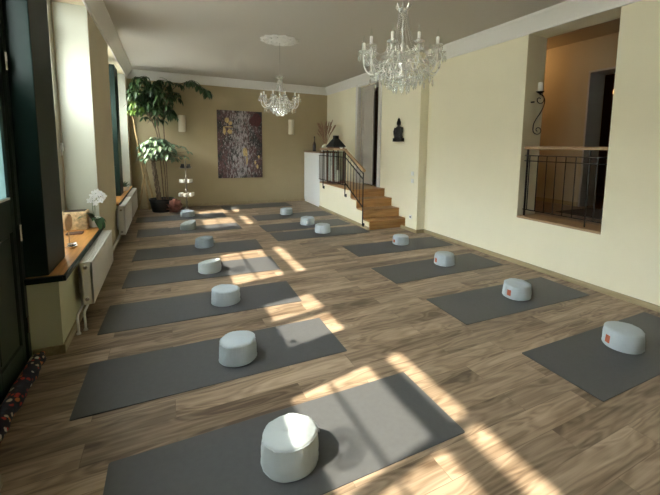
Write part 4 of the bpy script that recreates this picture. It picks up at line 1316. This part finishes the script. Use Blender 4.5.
MB().lathe([(0.016, 0.022), (0.032, 0.034), (0.039, 0.05), (0.034, 0.048), (0.018, 0.034), (0.002, 0.03)], 20).build('upper_bowl', M['chrome'], bl, smooth=True)
bk = thing('bark_planter', 'pale woven bark planter box on the honey windowsill', 'planter', (-0.975, 5.36, SZT), 0.0)
MB().prism(rrect(0.125, 0.10, 0.02), 2, 0.0, 0.215).build('box_body', M['basket'], bk, bevel=0.01)
for z in (0.055, 0.12, 0.185):
    MB().prism(rrect(0.129, 0.104, 0.02), 2, z - 0.006, z + 0.006).build('band', M['basket'], bk, bevel=0.003)
MB().prism(rrect(0.105, 0.08, 0.02), 2, 0.215, 0.218).build('soil', M['soil'], bk)
bx = MB().box(-0.08, 0.07, -0.06, 0.05, 0, 0.016)
tag(bx.build('dark_tray', M['lanternwood'], loc=(-0.93, 5.06, SZT), bevel=0.003), 'small dark tray lying before the bark planter', 'tray')
orc = thing('orchid', 'white flowering orchid with broad dark leaves on the windowsill', 'orchid', (-0.80, 5.40, SZT))
MB().lathe([(0.045, 0), (0.05, 0.01), (0.062, 0.11), (0.066, 0.115), (0.058, 0.11), (0.05, 0.09), (0.002, 0.09)], 22).build('pot', M['white'], orc, smooth=True)
ol = MB()
rnd = random.Random(5)
for a, L_, dr in ((-0.2, 0.15, 1.9), (-0.75, 0.22, 2.4), (-1.5, 0.2, 1.2), (-2.1, 0.28, 1.0), (-1.1, 0.26, 2.6), (-1.8, 0.30, 0.6)):
    leaflet(ol, (0, 0, 0.10), (math.cos(a), math.sin(a), 0.9), L_, 0.036, dr)
ol.build('leaves', M['orchidleaf'], orc, smooth=True)
os_ = MB()
s1p = sm([(0, 0, 0.1), (-0.01, 0, 0.25), (0.0, 0.0, 0.38), (0.05, -0.03, 0.43), (0.12, -0.08, 0.38)], 6)
s2p = sm([(0, 0, 0.1), (0.02, -0.04, 0.24), (0.0, -0.06, 0.36), (0.04, -0.09, 0.42), (0.10, -0.13, 0.33)], 6)
os_.tube(s1p, 0.003, 5); os_.tube(s2p, 0.003, 5)
os_.build('flower_stems', M['orchidleaf'], orc, smooth=True)
def bloom(p):
    b = MB()
    ax = Vector((0.5 + rnd.uniform(-.3, .3), -1, -0.15 + rnd.uniform(-.3, .3))).normalized()
    q = ax.orthogonal().normalized(); q2 = ax.cross(q)
    for k in range(5):
        a = 2 * PI * k / 5
        dv = q * math.cos(a) + q2 * math.sin(a)
        sd = ax.cross(dv)
        P = Vector(p)
        vs = [P, P + dv * 0.014 + sd * 0.013, P + dv * 0.014 - sd * 0.013, P + dv * 0.030 + sd * 0.014 + ax * 0.004, P + dv * 0.030 - sd * 0.014 + ax * 0.004, P + dv * 0.042 + ax * 0.002]
        b.add(vs, [(0, 1, 2), (1, 3, 4, 2), (3, 5, 4)])
    b.ball(tuple(Vector(p) + ax * 0.008), 0.007, n=6, m=4)
    b.build('flower', M['petal'], orc)
for i in (12, 15, 18, 21, 24): bloom(s1p[i if i < len(s1p) else -1])
for i in (11, 14, 17, 20, 23): bloom(s2p[i if i < len(s2p) else -1])
bloom((-0.03, -0.02, 0.33)); bloom((0.03, -0.05, 0.30))

# ------------------------------------------------------------------ things on the far sill
ab = thing('amber_bottle', 'small amber bottle at the near end of the far windowsill', 'bottle', (-0.82, 7.55, SZT))
MB().lathe([(0.028, 0), (0.03, 0.01), (0.03, 0.11), (0.012, 0.14), (0.012, 0.16)], 16).build('body', M['amber'], ab, smooth=True)
MB().lathe([(0.014, 0.16), (0.014, 0.185), (0.01, 0.19)], 12).build('cap', M['white'], ab, smooth=True)
wb = thing('white_bowl', 'white bowl standing on the far windowsill next to dark plant', 'bowl', (-0.82, 9.35, SZT))
MB().lathe([(0.05, 0), (0.09, 0.04), (0.11, 0.10), (0.10, 0.095), (0.05, 0.03), (0.002, 0.03)], 22).build('body', M['white'], wb, smooth=True)
su = thing('succulent', 'small dark succulent growing above the white bowl', 'plant', (-0.82, 9.35, SZT + 0.03))
MB().ball((0, 0, 0.05), 0.06, 0.06, 0.03, 12, 6).build('soil', M['soil'], su, smooth=True)
sf = MB()
for k in range(34):
    a = rnd.uniform(0, 2 * PI); e = rnd.uniform(0.2, 1.3)
    leaflet(sf, (0.02 * math.cos(a), 0.02 * math.sin(a), 0.06), (math.cos(a) * math.cos(e), math.sin(a) * math.cos(e), math.sin(e)), rnd.uniform(0.09, 0.17), 0.016, 0.3)
sf.build('leaves', M['leafdark'], su)

# ------------------------------------------------------------------ things on the cabinet and platform
TX = lwx(10.0)
CZT = 1.526
bt = thing('dark_bottle', 'slim dark bottle on the white cabinet left of the dried grasses', 'bottle', (TX + 0.16, 10.25, CZT))
MB().lathe([(0.045, 0), (0.048, 0.02), (0.048, 0.20), (0.016, 0.29), (0.015, 0.38)], 18).build('body', M['bottle'], bt, smooth=True)
MB().lathe([(0.02, 0.38), (0.02, 0.43), (0.012, 0.435)], 12).build('stopper', M['bottle'], bt, smooth=True)
vz = thing('vase', 'pale round vase on the cabinet holding dried grasses', 'vase', (TX + 0.30, 9.75, CZT))
MB().lathe([(0.05, 0), (0.10, 0.05), (0.115, 0.11), (0.09, 0.17), (0.045, 0.20), (0.05, 0.22), (0.04, 0.215), (0.04, 0.19), (0.002, 0.17)], 22).build('vase_body', M['glassvase'], vz, smooth=True)
pg = thing('dried_grasses', 'brown dried grass plumes standing in the round vase', 'dried grasses', (TX + 0.30, 9.75, CZT + 0.175))
for k in range(40):
    a = rnd.uniform(0, 2 * PI); sp_ = rnd.uniform(0.04, 0.30); h_ = rnd.uniform(0.35, 0.72)
    x, y = math.cos(a) * sp_, math.sin(a) * sp_
    pts = sm([(0.02 * math.cos(a), 0.02 * math.sin(a), 0), (x * 0.5, y * 0.5, h_ * 0.55), (x, y, h_)], 6)
    nn = len(pts)
    MB().tube(pts, [0.003 if i < nn * 0.5 else 0.003 + 0.012 * math.sin(PI * (i - nn * 0.5) / (nn * 0.5)) for i in range(nn)], 6).build('plume', M['pampas'], pg, smooth=True)
cj = thing('candle_jar', 'small white candle jar on the cabinet between vase and lantern', 'candle jar', (TX + 0.12, 9.50, CZT))
MB().lathe([(0.035, 0), (0.038, 0.01), (0.038, 0.09), (0.034, 0.09), (0.034, 0.02), (0.002, 0.02)], 18).build('jar', M['white'], cj, smooth=True)
MB().lathe([(0.032, 0.022), (0.032, 0.07), (0.002, 0.072)], 14).build('wax', M['candle'], cj, smooth=True)

ln = thing('floor_lantern', 'tall wooden floor lantern with black roof behind the railing', 'lantern', (3.95, 8.85, 0.722), 0.1)
ln.scale = (0.74, 0.74, 0.985)
q = MB()
for sx in (-1, 1):
    for sy in (-1, 1):
        q.box(sx * 0.21 - 0.02, sx * 0.21 + 0.02, sy * 0.21 - 0.02, sy * 0.21 + 0.02, 0, 0.93)
for z in (0.0, 0.90):
    for s_ in (-1, 1):
        q.box(-0.21, 0.21, s_ * 0.21 - 0.018, s_ * 0.21 + 0.018, z, z + 0.05); q.box(s_ * 0.21 - 0.018, s_ * 0.21 + 0.018, -0.21, 0.21, z, z + 0.05)
q.box(-0.21, 0.21, -0.21, 0.21, 0, 0.03)
q.build('frame', M['lanternwood'], ln, bevel=0.003)
for (x0, x1, y0, y1) in ((-0.212, -0.208, -0.19, 0.19), (0.208, 0.212, -0.19, 0.19), (-0.19, 0.19, -0.212, -0.208), (-0.19, 0.19, 0.208, 0.212)):
    MB().box(x0, x1, y0, y1, 0.05, 0.90).build('glass_pane', M['lanternglass'], ln)
rfm = MB(); rfm.lathe([(0.36, 0.95), (0.37, 0.965), (0.20, 1.10), (0.12, 1.16), (0.115, 1.17)], 4)
rfm.xf(Matrix.Rotation(PI / 4, 4, 'Z'))
rfm.box(-0.075, 0.075, -0.075, 0.075, 1.16, 1.25)
rfm.build('roof', M['black'], ln)
c0 = None
for x, y, h_, lab in ((-0.08, 0.04, 0.42, 'tallest white pillar candle inside the floor lantern'), (0.08, -0.03, 0.30, 'medium white pillar candle inside the floor lantern'), (0.0, -0.12, 0.20, 'shortest white pillar candle inside the floor lantern')):
    o = MB().lathe([(0.045, 0), (0.045, h_ - 0.01), (0.04, h_), (0.002, h_ - 0.006)], 16)
    o.tube([(0, 0, h_ - 0.01), (0, 0, h_ + 0.012)], 0.002, 5)
    tag(o.build('pillar_candle', M['candle'], smooth=True, loc=(3.95 + x * 0.8, 8.85 + y * 0.8, 0.753)), lab, 'candle', 'candles in the floor lantern')
wd_ = thing('white_dish', 'small white dish on the corner of the handrail', 'dish', (lwx(7.75) - 0.035, 7.78, zTop + 0.0228))
MB().lathe([(0.02, 0), (0.025, 0.005), (0.05, 0.035), (0.046, 0.034), (0.02, 0.01), (0.002, 0.008)], 18).build('bowl', M['white'], wd_, smooth=True)

# window stickers that throw small shadows
def ring_sticker(y, z, r, label):
    b = MB()
    for rr in (r, r * 0.62, r * 0.3):
        pts = [(0, rr * math.cos(2 * PI * k / 36), rr * math.sin(2 * PI * k / 36)) for k in range(37)]
        b.tube(pts, r * 0.06, 4, caps=False)
    for k in range(12):
        a = 2 * PI * k / 12
        b.tube([(0, r * 0.3 * math.cos(a), r * 0.3 * math.sin(a)), (0, r * 0.98 * math.cos(a), r * 0.98 * math.sin(a))], r * 0.05, 4)
    for i in range(len(b.v)): b.v[i] = (b.v[i][0] * 0.03, b.v[i][1], b.v[i][2])
    tag(b.build('window_sticker', M['sticker'], loc=(GX + 0.005, y, z)), label, 'sticker')
ring_sticker(1.33, 2.27, 0.13, 'round patterned sticker on the glass of the window nearest the camera')
ring_sticker(4.62, 2.27, 0.13, 'round patterned sticker on the glass above the orchid')

win = [o for o in bpy.data.objects if o.name == 'window_2'][0]
def wl_(x0, x1, y0, y1, z0, z1): return MB().box(x0 - GX, x1 - GX, y0 - 4.55, y1 - 4.55, z0 - SZ, z1 - SZ)
wh = wl_(-1.114, -1.086, 5.574, 5.588, 1.55, 1.65).build('handle', M['socket'], win, bevel=0.003); wh['label'] = 'white window handle'
wl_(-1.110, -1.090, 5.548, 5.576, 1.60, 1.62).build('lever', M['socket'], wh, bevel=0.003)
wl_(-1.110, -1.090, 5.543, 5.558, 1.50, 1.62).build('lever', M['socket'], wh, bevel=0.004)

tag(MB().box(-0.001, 0.001, -0.035, 0.035, -0.035, 0.035).build('square_sticker', M['sticker'], loc=(DX - 0.019, 2.535, 2.20)), 'small square sticker on the tall glass pane of the green door', 'sticker')
